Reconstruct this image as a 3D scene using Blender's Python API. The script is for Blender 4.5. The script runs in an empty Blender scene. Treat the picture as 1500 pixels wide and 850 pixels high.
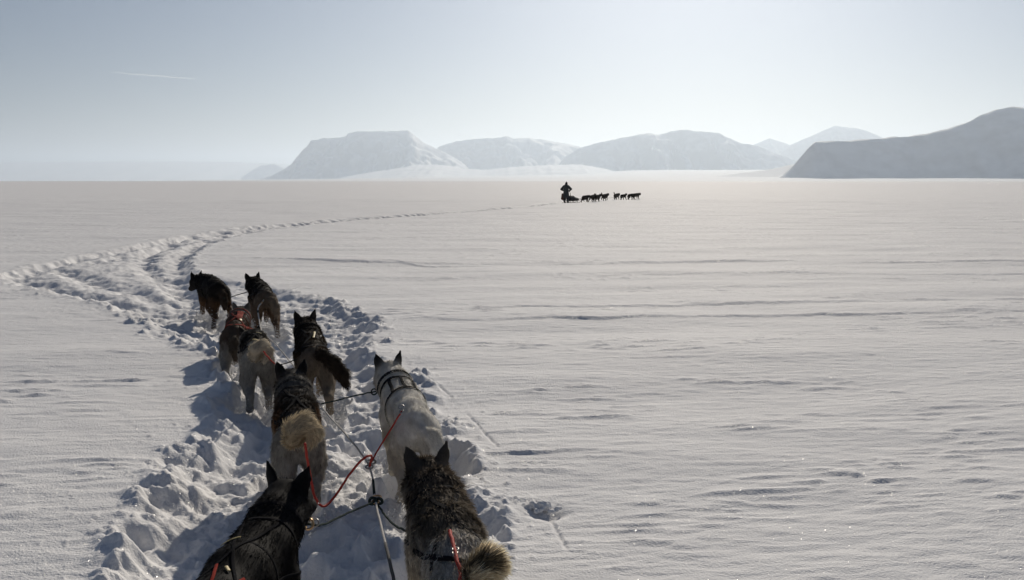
import bpy, math, random
import numpy as np
from mathutils import Vector, Matrix, noise as mnoise
from mathutils.bvhtree import BVHTree

rng = np.random.default_rng(7)
random.seed(7)
R = math.radians
scene = bpy.context.scene
COL = scene.collection

# ------------------------------------------------------------------ camera, sky, sun, exposure
CAM_H, F_PX, PW, PH, HOR = 1.95, 1250.0, 1500.0, 850.0, 265.0
PITCH = math.atan((PH / 2 - HOR) / F_PX)
cam_data = bpy.data.cameras.new("camera")
cam = bpy.data.objects.new("camera", cam_data)
COL.objects.link(cam)
cam.location = (0, 0, CAM_H)
cam.rotation_euler = (math.pi / 2 - PITCH, 0, 0)
cam_data.sensor_width = 36
cam_data.lens = 36 * F_PX / PW
cam_data.clip_start = 0.05
cam_data.clip_end = 150000
scene.camera = cam

SUN_AZ, SUN_EL = R(12), R(27)          # azimuth measured to the right of the view direction (+Y)
world = bpy.data.worlds.new("World")
scene.world = world
world.use_nodes = True
nt = world.node_tree
bg = nt.nodes['Background']
sky = nt.nodes.new('ShaderNodeTexSky')
sky.sky_type = 'NISHITA'
sky.sun_disc = False
sky.sun_elevation = SUN_EL
sky.sun_rotation = SUN_AZ
sky.altitude = 0
sky.air_density = 0.9
sky.dust_density = 1.55
sky.ozone_density = 6.0
nt.links.new(sky.outputs[0], bg.inputs[0])
bg.inputs[1].default_value = 0.05

sd = bpy.data.lights.new("sun", 'SUN')
sun = bpy.data.objects.new("sun", sd)
COL.objects.link(sun)
S = Vector((math.sin(SUN_AZ) * math.cos(SUN_EL), math.cos(SUN_AZ) * math.cos(SUN_EL), math.sin(SUN_EL)))
sun.rotation_euler = (-S).to_track_quat('-Z', 'Y').to_euler()
sun.location = (20, 60, 40)
sd.energy = 5.0
sd.angle = R(0.53)
sd.color = (1.0, 0.905, 0.77)

scene.view_settings.view_transform = 'Standard'
scene.view_settings.look = 'None'
scene.view_settings.exposure = -0.45
scene.view_settings.gamma = 1.0
scene.render.engine = 'CYCLES'
scene.cycles.use_denoising = True
scene.cycles.max_bounces = 6
scene.cycles.volume_bounces = 1
scene.cycles.caustics_reflective = False
scene.cycles.caustics_refractive = False

# ------------------------------------------------------------------ helpers
_cp, _sp = math.cos(PITCH), math.sin(PITCH)
def ray(px, py):
    u = (px - PW / 2) / F_PX; v = (PH / 2 - py) / F_PX
    return np.array([u, _cp + v * _sp, -_sp + v * _cp])
def P(px, py, z=0.0):
    """world point on the plane of height z seen at that place of the photograph"""
    d = ray(px, py); t = (z - CAM_H) / d[2]
    return np.array([d[0] * t, d[1] * t, z])
def PD(px, py, D):
    d = ray(px, py); t = D / d[1]
    return np.array([d[0] * t, D, CAM_H + d[2] * t])
def project(p):
    x, y, z = p[0], p[1], p[2] - CAM_H
    f = y * _cp - z * _sp; u = y * _sp + z * _cp
    return (PW / 2 + F_PX * x / f, PH / 2 - F_PX * u / f)

def _hash2(ix, iy, seed):
    h = (ix.astype(np.int64) * 374761393 + iy.astype(np.int64) * 668265263 + seed * 974634777) & 0x7fffffff
    h = ((h ^ (h >> 13)) * 1274126177) & 0x7fffffff
    return ((h ^ (h >> 16)) & 0xffff) / 65535.0 * 2 - 1
def n2(x, y, seed=0):
    ix = np.floor(x); iy = np.floor(y); fx = x - ix; fy = y - iy
    ux = fx * fx * fx * (fx * (fx * 6 - 15) + 10); uy = fy * fy * fy * (fy * (fy * 6 - 15) + 10)
    ix = ix.astype(np.int64); iy = iy.astype(np.int64)
    def g(dx, dy):
        a = _hash2(ix + dx, iy + dy, seed) * math.pi
        return np.cos(a) * (fx - dx) + np.sin(a) * (fy - dy)
    a = g(0, 0) * (1 - ux) + g(1, 0) * ux
    b = g(0, 1) * (1 - ux) + g(1, 1) * ux
    return (a * (1 - uy) + b * uy) * 1.5
def fbm2(x, y, octv=4, seed=0, gain=.5):
    s = 0; a = 1
    for o in range(octv):
        s = s + a * n2(x * 2 ** o + 17.3 * o, y * 2 ** o - 9.1 * o, seed + o); a *= gain
    return s
def _hash3(ix, iy, iz, seed):
    h = (ix * 374761393 + iy * 668265263 + iz * 1440662683 + seed * 974634777) & 0x7fffffff
    h = ((h ^ (h >> 13)) * 1274126177) & 0x7fffffff
    return ((h ^ (h >> 16)) & 0xffff) / 65535.0 * 2 - 1
def n3(p, seed=0):
    i = np.floor(p).astype(np.int64); f = p - i
    u = f * f * (3 - 2 * f); s = 0
    for dx in (0, 1):
        for dy in (0, 1):
            for dz in (0, 1):
                w = (u[:, 0] if dx else 1 - u[:, 0]) * (u[:, 1] if dy else 1 - u[:, 1]) * (u[:, 2] if dz else 1 - u[:, 2])
                s = s + w * _hash3(i[:, 0] + dx, i[:, 1] + dy, i[:, 2] + dz, seed)
    return s
def sstep(a, b, x):
    t = np.clip((x - a) / (b - a), 0, 1); return t * t * (3 - 2 * t)

def make_mesh(name, V, F, smooth=True):
    """V (n,3), F (m,4) or (m,3) numpy"""
    me = bpy.data.meshes.new(name)
    V = np.asarray(V, np.float32); F = np.asarray(F, np.int32)
    k = F.shape[1]
    me.vertices.add(len(V)); me.vertices.foreach_set('co', V.ravel())
    me.loops.add(F.size); me.loops.foreach_set('vertex_index', F.ravel())
    me.polygons.add(len(F)); me.polygons.foreach_set('loop_start', np.arange(0, F.size, k, dtype=np.int32))
    me.polygons.foreach_set('use_smooth', np.full(len(F), smooth))
    me.update(calc_edges=True); me.validate()
    return me
def link(name, me, mat=None, parent=None):
    o = bpy.data.objects.new(name, me); COL.objects.link(o)
    if mat is not None and me is not None: me.materials.append(mat)
    if parent is not None: o.parent = parent
    return o
def tag(o, label=None, cat=None, group=None, kind=None):
    if label: o['label'] = label
    if cat: o['category'] = cat
    if group: o['group'] = group
    if kind: o['kind'] = kind
    return o
def empty(name, loc, rz=0.0):
    o = bpy.data.objects.new(name, None); COL.objects.link(o)
    o.location = loc; o.rotation_euler = (0, 0, rz); o.empty_display_size = .1
    return o

def material(name, color, rough=.7, metallic=0., bump=None, spec=.5):
    m = bpy.data.materials.new(name); m.use_nodes = True
    n = m.node_tree.nodes; l = m.node_tree.links; b = n['Principled BSDF']
    b.inputs['Base Color'].default_value = (*color, 1); b.inputs['Roughness'].default_value = rough
    b.inputs['Metallic'].default_value = metallic; b.inputs['Specular IOR Level'].default_value = spec
    tc = n.new('ShaderNodeTexCoord')
    nz = n.new('ShaderNodeTexNoise'); nz.inputs['Scale'].default_value = bump[0] if bump else 40; nz.inputs['Detail'].default_value = 4
    l.new(tc.outputs['Object'], nz.inputs['Vector'])
    mx = n.new('ShaderNodeMix'); mx.data_type = 'RGBA'
    mx.inputs[6].default_value = (*[c * .7 for c in color], 1); mx.inputs[7].default_value = (*[min(1, c * 1.25) for c in color], 1)
    l.new(nz.outputs['Fac'], mx.inputs[0]); l.new(mx.outputs[2], b.inputs['Base Color'])
    if bump:
        bp = n.new('ShaderNodeBump'); bp.inputs['Strength'].default_value = bump[1]; bp.inputs['Distance'].default_value = .005
        l.new(nz.outputs['Fac'], bp.inputs['Height']); l.new(bp.outputs['Normal'], b.inputs['Normal'])
    return m

# ------------------------------------------------------------------ materials
def snow_material():
    m = bpy.data.materials.new('snow'); m.use_nodes = True
    n = m.node_tree.nodes; l = m.node_tree.links; b = n['Principled BSDF']
    b.inputs['Base Color'].default_value = (.80, .80, .81, 1)
    b.inputs['Roughness'].default_value = .78; b.inputs['Specular IOR Level'].default_value = .08
    geo = n.new('ShaderNodeNewGeometry')
    # fine grain and wind crust
    mp = n.new('ShaderNodeMapping'); mp.inputs['Scale'].default_value = (1, 2.4, 1); mp.inputs['Rotation'].default_value = (0, 0, R(-8))
    l.new(geo.outputs['Position'], mp.inputs['Vector'])
    a = n.new('ShaderNodeTexNoise'); a.inputs['Scale'].default_value = 3.0; a.inputs['Detail'].default_value = 9; a.inputs['Roughness'].default_value = .62
    l.new(mp.outputs['Vector'], a.inputs['Vector'])
    g = n.new('ShaderNodeTexNoise'); g.inputs['Scale'].default_value = 75; g.inputs['Detail'].default_value = 3
    l.new(geo.outputs['Position'], g.inputs['Vector'])
    b1 = n.new('ShaderNodeBump'); b1.inputs['Strength'].default_value = .45; b1.inputs['Distance'].default_value = .04
    l.new(a.outputs['Fac'], b1.inputs['Height'])
    b2 = n.new('ShaderNodeBump'); b2.inputs['Strength'].default_value = .6; b2.inputs['Distance'].default_value = .011
    l.new(g.outputs['Fac'], b2.inputs['Height']); l.new(b1.outputs['Normal'], b2.inputs['Normal'])
    l.new(b2.outputs['Normal'], b.inputs['Normal'])
    # slight variation of the crust's own tone
    c = n.new('ShaderNodeTexNoise'); c.inputs['Scale'].default_value = .35; c.inputs['Detail'].default_value = 5
    l.new(mp.outputs['Vector'], c.inputs['Vector'])
    mx = n.new('ShaderNodeMix'); mx.data_type = 'RGBA'
    mx.inputs[6].default_value = (.72, .715, .72, 1); mx.inputs[7].default_value = (.86, .855, .85, 1)
    l.new(c.outputs['Fac'], mx.inputs[0]); l.new(mx.outputs[2], b.inputs['Base Color'])
    # ice crystals: sparse tiny facets, each with its own tilt, mirror-like
    v = n.new('ShaderNodeTexVoronoi'); v.inputs['Scale'].default_value = 300
    l.new(geo.outputs['Position'], v.inputs['Vector'])
    sub = n.new('ShaderNodeVectorMath'); sub.operation = 'SUBTRACT'; sub.inputs[1].default_value = (.5, .5, .5)
    l.new(v.outputs['Color'], sub.inputs[0])
    sc = n.new('ShaderNodeVectorMath'); sc.operation = 'MULTIPLY'; sc.inputs[1].default_value = (1.8, 1.8, 0)
    l.new(sub.outputs[0], sc.inputs[0])
    ad = n.new('ShaderNodeVectorMath'); ad.operation = 'ADD'; l.new(sc.outputs[0], ad.inputs[0]); l.new(geo.outputs['Normal'], ad.inputs[1])
    no = n.new('ShaderNodeVectorMath'); no.operation = 'NORMALIZE'; l.new(ad.outputs[0], no.inputs[0])
    gl = n.new('ShaderNodeBsdfGlossy'); gl.inputs['Roughness'].default_value = .2; gl.inputs['Color'].default_value = (.9, .9, .9, 1)
    l.new(no.outputs[0], gl.inputs['Normal'])
    wn = n.new('ShaderNodeSeparateColor'); l.new(v.outputs['Color'], wn.inputs[0])
    lt = n.new('ShaderNodeMath'); lt.operation = 'LESS_THAN'; lt.inputs[1].default_value = .38
    l.new(v.outputs['Distance'], lt.inputs[0])
    gt = n.new('ShaderNodeMath'); gt.operation = 'GREATER_THAN'; gt.inputs[1].default_value = .76
    l.new(wn.outputs[2], gt.inputs[0])
    mu = n.new('ShaderNodeMath'); mu.operation = 'MULTIPLY'; l.new(lt.outputs[0], mu.inputs[0]); l.new(gt.outputs[0], mu.inputs[1])
    mu2 = n.new('ShaderNodeMath'); mu2.operation = 'MULTIPLY'; mu2.inputs[1].default_value = .13; l.new(mu.outputs[0], mu2.inputs[0])
    ms = n.new('ShaderNodeMixShader'); l.new(mu2.outputs[0], ms.inputs[0]); l.new(b.outputs[0], ms.inputs[1]); l.new(gl.outputs[0], ms.inputs[2])
    l.new(ms.outputs[0], n['Material Output'].inputs['Surface'])
    return m
M_SNOW = snow_material()

def mountain_material():
    m = bpy.data.materials.new('mountain_snow'); m.use_nodes = True
    n = m.node_tree.nodes; l = m.node_tree.links; b = n['Principled BSDF']
    b.inputs['Roughness'].default_value = .8; b.inputs['Specular IOR Level'].default_value = .1
    geo = n.new('ShaderNodeNewGeometry')
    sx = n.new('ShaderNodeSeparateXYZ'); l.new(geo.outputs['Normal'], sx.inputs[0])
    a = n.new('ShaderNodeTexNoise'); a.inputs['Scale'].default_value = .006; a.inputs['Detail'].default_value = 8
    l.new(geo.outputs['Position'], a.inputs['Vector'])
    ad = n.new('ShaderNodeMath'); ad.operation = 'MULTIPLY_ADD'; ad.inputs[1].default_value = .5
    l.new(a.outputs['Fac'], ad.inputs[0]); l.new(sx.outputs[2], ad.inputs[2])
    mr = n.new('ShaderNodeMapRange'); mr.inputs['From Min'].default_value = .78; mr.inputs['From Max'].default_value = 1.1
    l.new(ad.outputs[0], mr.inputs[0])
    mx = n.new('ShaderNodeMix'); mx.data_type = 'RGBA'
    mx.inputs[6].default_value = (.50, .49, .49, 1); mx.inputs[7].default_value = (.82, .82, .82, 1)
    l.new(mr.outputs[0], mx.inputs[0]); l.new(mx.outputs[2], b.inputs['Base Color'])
    return m
M_MOUNT = mountain_material()

def fur_material():
    m = bpy.data.materials.new('fur'); m.use_nodes = True
    n = m.node_tree.nodes; l = m.node_tree.links; b = n['Principled BSDF']
    b.inputs['Roughness'].default_value = .75; b.inputs['Specular IOR Level'].default_value = .2
    at = n.new('ShaderNodeAttribute'); at.attribute_name = 'Col'
    l.new(at.outputs['Color'], b.inputs['Base Color'])
    tr = n.new('ShaderNodeBsdfTranslucent'); l.new(at.outputs['Color'], tr.inputs['Color'])
    ms = n.new('ShaderNodeMixShader'); ms.inputs[0].default_value = .34
    l.new(b.outputs[0], ms.inputs[1]); l.new(tr.outputs[0], ms.inputs[2])
    l.new(ms.outputs[0], n['Material Output'].inputs['Surface'])
    return m
M_FUR = fur_material()
M_BLACKWEB = material('black_webbing', (.010, .010, .012), .95, bump=(300, .4), spec=.06)
M_REDWEB = material('red_webbing', (.22, .022, .014), .9, bump=(300, .4), spec=.1)
M_MAROON = material('dark_red_webbing', (.20, .028, .018), .9, bump=(300, .4), spec=.1)
M_TANWEB = material('yellow_reflective_webbing', (.55, .43, .18), .45, bump=(300, .4))
M_ROPEW = material('white_rope', (.50, .48, .45), .85, bump=(220, .7), spec=.1)
M_ROPER = material('red_rope', (.42, .05, .035), .6, bump=(220, .7), spec=.15)
M_ROPEB = material('dark_green_rope', (.022, .034, .032), .85, bump=(220, .7), spec=.1)
M_CABLE = material('dark_cable_sheath', (.09, .09, .09), .8, bump=(300, .5), spec=.15)
M_STEEL = material('steel', (.36, .35, .33), .38, 1.0)
M_BRASS = material('brass', (.55, .36, .2), .3, 1.0)
M_PARKA = material('dark_parka_cloth', (.04, .045, .045), .8, bump=(60, .4))
M_TROUS = material('black_trouser_cloth', (.03, .032, .035), .8, bump=(60, .4))
M_SKIN = material('skin', (.45, .27, .2), .6)
M_HAT = material('dark_knit', (.02, .02, .022), .9, bump=(120, .5))
M_WOOD = material('dark_wood', (.07, .045, .03), .6, bump=(30, .3))
M_BAGC = material('dark_canvas', (.025, .028, .03), .8, bump=(60, .4))
M_BROWN = material('brown_canvas', (.10, .045, .03), .8, bump=(60, .4))
M_PLASTIC = material('dark_runner_plastic', (.02, .02, .02), .4)

# ------------------------------------------------------------------ dogs' places (needed by the ground for ruts and prints)
ZT = -0.17            # trodden floor of the trench under the team
# name: photo place of the middle between the ear tips (or top of the head), height of that point, heading (left +)
def place(px, py, z, head_y, heading):
    p = P(px, py, z)
    return (p[0] + math.sin(heading) * head_y, p[1] - math.cos(heading) * head_y, ZT, heading)
DOGS = {
    'A': place(413, 690, .62, .66, R(-2)),
    'B': place(630, 654, .63, .66, R(13)),
    'C': place(431, 534, .62, .66, R(15)),
    'D': place(576, 521, .63, .66, R(16)),
    'E': place(372, 484, .50, .25, R(19)),
    'F': place(450, 463, .60, .66, R(17)),
    'G': place(351, 440, .56, .66, R(14)),
    'H': place(300, 404, .50, .50, R(32)),
    'I': place(375, 403, .58, .66, R(23)),
}

# ------------------------------------------------------------------ the snow field: one sheet out to the horizon
def seg_dist(X, Y, poly, closed=False):
    d = np.full(X.shape, 1e9); t_at = np.zeros(X.shape)
    n = len(poly); L = 0
    for i in range(n if closed else n - 1):
        a = poly[i]; b = poly[(i + 1) % n]
        ab = b - a; q = ab @ ab
        t = np.clip(((X - a[0]) * ab[0] + (Y - a[1]) * ab[1]) / q, 0, 1)
        dd = np.hypot(X - a[0] - t * ab[0], Y - a[1] - t * ab[1])
        m = dd < d; d[m] = dd[m]; t_at[m] = L + t[m] * math.sqrt(q); L += math.sqrt(q)
    return d, t_at
def inside_poly(X, Y, poly):
    c = np.zeros(X.shape, bool); n = len(poly)
    for i in range(n):
        x1, y1 = poly[i]; x2, y2 = poly[(i + 1) % n]
        if y1 == y2: continue
        m = ((y1 > Y) != (y2 > Y)) & (X < (x2 - x1) * (Y - y1) / (y2 - y1) + x1)
        c ^= m
    return c
def px_poly(pts, z=0.): return np.array([P(a, b, z)[:2] for a, b in pts])

EDGE = px_poly([(-60, 1150), (70, 950), (160, 850), (205, 750), (250, 695), (298, 640), (325, 600), (335, 560), (312, 522), (258, 492), (205, 465),
    (150, 446), (100, 433), (30, 417), (4, 403), (50, 389), (150, 370), (260, 347), (350, 333), (480, 322), (640, 311), (740, 304.5), (815, 297.2),
    (815, 298.4), (740, 306.5), (640, 314.5), (480, 327), (370, 341), (300, 358), (276, 385), (285, 402), (400, 424), (480, 440), (550, 470), (548, 495),
    (540, 515), (575, 535), (640, 620), (690, 680), (700, 730), (720, 850), (750, 1000), (800, 1200)])
LANE_L = np.array([[-1.3, 1.2]] + [[DOGS[k][0], DOGS[k][1]] for k in 'ACEGH'])
LANE_R = np.array([[-.25, 1.2]] + [[DOGS[k][0], DOGS[k][1]] for k in 'BDFI'])
TRACKS = [px_poly(q) for q in (
    [(300, 470), (262, 425), (228, 400), (210, 382), (222, 368), (262, 350), (330, 339)],
    [(285, 440), (262, 405), (258, 388), (268, 370), (310, 350), (370, 337)],
    [(270, 470), (225, 430), (150, 415), (110, 400), (90, 392)],
    [(230, 458), (170, 440), (90, 425), (22, 405), (70, 388), (150, 372), (280, 345)],
    [(120, 385), (200, 372), (280, 352), (360, 337), (500, 322), (650, 312), (740, 305), (812, 298)],
    [(360, 334), (500, 320.5), (640, 311.5), (740, 304.2)],
)]
DRAG = [px_poly(q) for q in ([(612, 546), (635, 560), (662, 582)], [(683, 604), (705, 630), (732, 657)], [(802, 748), (815, 772), (832, 806)])]
CLUMP = P(797, 742)[:2]
# long wind ridges (px lines); the lip faces the camera
RIDGES = [(px_poly(q), hgt) for q, hgt in (
    ([(560, 467), (700, 468), (860, 467), (1000, 464), (1130, 462), (1260, 461), (1400, 459), (1560, 456)], .045),
    ([(640, 452), (760, 449), (900, 447), (1050, 446), (1200, 444), (1350, 441), (1560, 438)], .045),
    ([(330, 378), (480, 383), (640, 387), (800, 388), (950, 384), (1100, 383), (1300, 385), (1560, 384)], .05),
    ([(540, 381), (640, 391), (780, 389)], .05),
    ([(-60, 467), (60, 467), (190, 463)], .03),
    ([(-60, 606), (60, 602), (190, 603), (260, 596)], .02),
    ([(900, 405), (1080, 400), (1300, 403), (1560, 401)], .035),
)]

def ground_height(X, Y):
    r = np.hypot(X, Y)
    Z = np.zeros(X.shape)
    near = r < 160
    x = X[near]; y = Y[near]; rr = r[near]
    # wind crust: soft undulation and streaks stretched across the view
    xs = x * math.cos(R(6)) + y * math.sin(R(6)); ys = -x * math.sin(R(6)) + y * math.cos(R(6))
    z = .035 * fbm2(xs / 5.5, ys / 1.7, 3, 11) * sstep(1, 4, rr)
    patch = sstep(-.05, .55, fbm2(xs / 3.4 + 5, ys / 1.5, 3, 31))
    s = fbm2(xs / .62 + .5 * n2(xs / 1.3, ys / .6, 5), ys / .125, 3, 41)
    z += .030 * np.maximum(0, s - .14) * patch
    z += .0045 * fbm2(xs / .30, ys / .075, 2, 51)
    # a diagonal band of small sastrugi on the right
    d, _ = seg_dist(x, y, px_poly([(890, 800), (1000, 755), (1130, 715), (1260, 692)]))
    s2 = fbm2(xs / .38 + .4 * n2(xs / .5, ys / .3, 63), ys / .085, 2, 61)
    z += .022 * np.clip(s2, 0, .6) * np.exp(-(d / .34) ** 2)
    d, _ = seg_dist(x, y, px_poly([(1240, 560), (1350, 590), (1430, 640), (1330, 715), (1460, 725)]))
    z += .022 * np.clip(s2 - .1, 0, .6) * np.exp(-(d / .40) ** 2)
    # long ridges: gentle on the far side, an undercut lip towards the camera
    for i, (pl, hg) in enumerate(RIDGES):
        yy = np.interp(x, pl[:, 0], pl[:, 1], left=np.nan, right=np.nan)
        wob = .20 * fbm2(x / .8 + i * 7, y * 0 + i, 3, 71) + .10 * np.abs(n2(x / .22, y * 0 + i * 3.3, 73))
        dy = y - yy - wob * .6
        amp = hg * np.clip(.72 + .55 * fbm2(x / 1.9 + i * 3, y * 0 + 2.2 * i, 2, 81), .35, 1.2) * .75
        endf = sstep(pl[0, 0], pl[0, 0] + 1.0, x) * (1 - sstep(pl[-1, 0] - 1.0, pl[-1, 0], x))
        prof = np.where(dy < 0, np.exp(-(dy / .05) ** 2), np.exp(-(dy / .75)))
        z += np.nan_to_num(amp * endf * prof)
    # churned trail
    wx = x + .16 * fbm2(x / .55, y / .55, 3, 91) + .05 * n2(x / .12, y / .12, 96); wy = y + .16 * fbm2(x / .55 + 40, y / .55, 3, 93) + .05 * n2(x / .12 + 9, y / .12, 97)
    sd_, _ = seg_dist(wx, wy, EDGE, True)
    ins = inside_poly(wx, wy, EDGE)
    sdn = np.where(ins, -sd_, sd_)
    m = sstep(.09, -.36, sdn)
    farf = sstep(11.5, 16, y)                          # beyond the leaders the trail is an older, shallower mess of tracks
    isl = sstep(-.25, .35, fbm2(x / 1.1, y / 1.1, 3, 101))
    deep = (.165 * (1 - farf) + farf * (.035 + .035 * isl)) * (1 - .6 * sstep(22, 40, y))
    bil = np.abs(n2(x / .33, y / .33, 111)) * .6 + np.abs(n2(x / .17, y / .17, 113)) * .36 + np.abs(n2(x / .085, y / .085, 115)) * .17
    lump = fbm2(x / .62 + .5 * n2(x / .4, y / .4, 117), y / .62, 5, 121, .55)
    fine = fbm2(x / .15, y / .12, 4, 125, .55)
    z = z * (1 - .7 * m) + m * (-deep + .062 * lump * (1 - .70 * farf) + (.045 * (1 - farf) + farf * .03 * (.25 + .75 * isl)) * (bil - .25))
    z += .024 * fine * (1 - .3 * farf) * sstep(.20, -.02, sdn)
    # spill of broken lumps along the rim
    rim = np.exp(-((sdn - .05) / .11) ** 2) * (1 - farf * .5)
    z += rim * (.035 + .07 * (bil - .2) + .02 * fine) * sstep(-.3, .4, fbm2(x / .4, y / .4, 2, 131))
    crumbs = np.maximum(0, n2(x / .07, y / .07, 141) - .42) * np.exp(-np.maximum(sdn, 0) / .28) * (sdn > 0)
    z += .07 * crumbs
    # ruts trodden by the two files of dogs
    for ln, sdv in ((LANE_L, 1), (LANE_R, 2)):
        d, t = seg_dist(x, y, ln)
        d = d + .06 * n2(t / .35, t * 0 + sdv, 151)
        z -= m * .09 * np.exp(-(d / .20) ** 2)
    # tracks in the turn
    for i, tr in enumerate(TRACKS):
        d, t = seg_dist(wx * .6 + x * .4, wy * .6 + y * .4, tr)
        w = .22
        br = .5 + .5 * sstep(-.3, .2, fbm2(t / .5, t * 0 + i, 2, 161))
        z -= (.12 + .13 * sstep(25, 42, y)) * br * np.exp(-(d / (w + .22 * sstep(25, 45, y))) ** 2) * sstep(12, 14.5, y)
        z += .022 * br * np.exp(-((d - .40) / .15) ** 2) * (.6 + .8 * n2(t / .3, t * 0 + 3 * i, 165)) * sstep(12, 14.5, y)
    # light drag marks right of the team
    for g in DRAG:
        d, t = seg_dist(x, y, g)
        L = float(np.hypot(*np.diff(g, axis=0).T).sum())
        z -= .014 * np.exp(-(d / .011) ** 2) * np.minimum(1, 1.5 * np.sin(np.pi * np.clip(t / L, 0, 1)) + .15)
    # hole and scatter round the broken clump
    dc = np.hypot(x - CLUMP[0], (y - CLUMP[1]))
    z -= .05 * np.exp(-((x - CLUMP[0] - .02) / .10) ** 2 - ((y - CLUMP[1] + .05) / .09) ** 2)
    z += .035 * np.maximum(0, n2(x / .05, y / .05, 171) - .25) * np.exp(-(np.hypot(x - CLUMP[0] + .08, (y - CLUMP[1] - .06) * 1.3) / .22) ** 2)
    # paw prints
    for ln, cnt in ((LANE_L, 90), (LANE_R, 90)):
        for k in range(cnt):
            i = random.randrange(len(ln) - 1); t = random.random()
            c = ln[i] * (1 - t) + ln[i + 1] * t + np.array([random.choice((-1, 1)) * random.uniform(.06, .26), 0])
            mm = (np.abs(x - c[0]) < .2) & (np.abs(y - c[1]) < .25)
            q = np.hypot((x[mm] - c[0]) / .065, (y[mm] - c[1]) / .10)
            z[mm] += -.085 * np.exp(-q ** 2) + .03 * np.exp(-((q - 1.7) / .5) ** 2)
    fade = 1 - sstep(110, 155, rr)
    Z[near] = z * fade
    far = r > 40
    Z[far] += (.05 * fbm2(X[far] / 14, Y[far] / 5, 3, 181) * (1 - sstep(300, 900, r[far]))) * sstep(40, 90, r[far])
    return Z

def build_snow():
    rows = [.25]
    while rows[-1] < 60000:
        r = rows[-1]
        k = .02 if r < 2.2 else .0034 if r < 14 else .0042 if r < 40 else .0026 if r < 90 else .012 if r < 160 else .03
        rows.append(r * (1 + k))
    r = np.array(rows)
    fine = np.arange(-42, 42.001, .085)
    coarse = np.arange(45, 315.1, 3.0)
    ang = np.radians(np.concatenate([fine, coarse]))
    nr, na = len(r), len(ang)
    Rr, A = np.meshgrid(r, ang, indexing='ij')
    X = (Rr * np.sin(A)).ravel(); Y = (Rr * np.cos(A)).ravel()
    Z = ground_height(X, Y)
    V = np.stack([X, Y, Z], 1)
    i = np.arange(nr - 1)[:, None]; j = np.arange(na)[None, :]; j2 = (j + 1) % na
    F = np.stack([np.broadcast_to(i * na + j, (nr - 1, na)), np.broadcast_to(i * na + j2, (nr - 1, na)),
                  np.broadcast_to((i + 1) * na + j2, (nr - 1, na)), np.broadcast_to((i + 1) * na + j, (nr - 1, na))], -1).reshape(-1, 4)
    F = F[:, ::-1]
    o = link('snow_field', make_mesh('snow_field', V, F), M_SNOW)
    tag(o, kind='structure')
    print('snow verts', len(V))
    return o
build_snow()

def gz(x, y):
    return float(ground_height(np.array([x]), np.array([y]))[0])

# ------------------------------------------------------------------ mountains
def massif(prof, D, run, seed, back=1.6, terr=.40, gul=.20, crest_noise=300, step=32, far=1.4):
    D = D * far
    W = np.array([PD(a, b, D) for a, b in prof])
    x0, x1 = W[0, 0], W[-1, 0]
    H_ = W[:, 2]
    nx = int((x1 - x0) / step)
    xs = np.linspace(x0, x1, nx)
    maxr = max(q[1] for q in run) * H_.max() * 1.3
    y0 = D - maxr; y1 = D + maxr * back
    ny = int((y1 - y0) / (step * 1.3))
    ys = np.linspace(y0, y1, ny)
    X, Y = np.meshgrid(xs, ys, indexing='ij')
    H = np.interp(X, W[:, 0], H_)
    H = H + 10 * fbm2(X / 170, X * 0 + seed, 3, seed + 3) * np.clip(H / 300, 0, 1)
    rx = np.array([PD(a, 265, D)[0] for a, _ in run])
    run_ = np.maximum(120, np.maximum(H, 20) * np.interp(X, rx, [b for _, b in run])) * (1 + .16 * fbm2(X / 900, X * 0 + seed, 3, seed + 5))
    yc = D + crest_noise * n2(X / 1500, X * 0, seed + 7) * .5
    t = (yc - Y) / run_
    tb = -t / back
    g = np.where(t > 0, 1 - t, 1 - np.maximum(tb, 0))
    g = np.clip(g, -.2, 1)
    q = g * 4 + .5 * fbm2(X / 900, Y / 900, 3, seed + 11)
    tr = (np.floor(q) + sstep(.35, .95, q - np.floor(q)) - .5 * fbm2(X / 900, Y / 900, 3, seed + 11)) / 4
    mid = np.clip(4 * g * (1 - g), 0, 1)
    z = H * (g + terr * mid * (tr - g))
    rid = 1 - np.abs(fbm2(X / 700 + .3 * n2(X / 900, Y / 900, seed + 14), Y / 2200, 3, seed + 13, .42)) * 2
    z += H * gul * mid * (rid - .55) * .55
    z += 6 * fbm2(X / 160, Y / 220, 3, seed + 17) * mid
    z = np.minimum(z, H)
    z = np.where(g <= 0, -4 + H * g * .4, z)
    V = np.stack([X.ravel(), Y.ravel(), z.ravel()], 1)
    i = np.arange(nx - 1)[:, None]; j = np.arange(ny - 1)[None, :]
    F = np.stack([i * ny + j, (i + 1) * ny + j, (i + 1) * ny + j + 1, i * ny + j + 1], -1).reshape(-1, 4)
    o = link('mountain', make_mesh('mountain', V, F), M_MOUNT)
    tag(o, kind='structure'); return o

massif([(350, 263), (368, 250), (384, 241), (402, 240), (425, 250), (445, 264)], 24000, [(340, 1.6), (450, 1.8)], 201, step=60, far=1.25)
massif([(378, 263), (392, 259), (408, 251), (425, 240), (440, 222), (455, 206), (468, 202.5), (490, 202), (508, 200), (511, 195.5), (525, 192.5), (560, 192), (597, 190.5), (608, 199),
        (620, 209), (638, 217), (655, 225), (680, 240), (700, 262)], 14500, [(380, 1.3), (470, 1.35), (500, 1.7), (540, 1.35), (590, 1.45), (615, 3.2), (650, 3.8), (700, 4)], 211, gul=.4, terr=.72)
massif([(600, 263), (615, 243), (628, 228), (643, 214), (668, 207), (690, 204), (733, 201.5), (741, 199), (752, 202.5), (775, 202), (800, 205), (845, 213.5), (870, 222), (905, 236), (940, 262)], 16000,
       [(600, 1.4), (690, 1.35), (735, 1.4), (765, 3.0), (850, 3.6), (940, 4)], 231, gul=.3, terr=.7)
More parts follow.
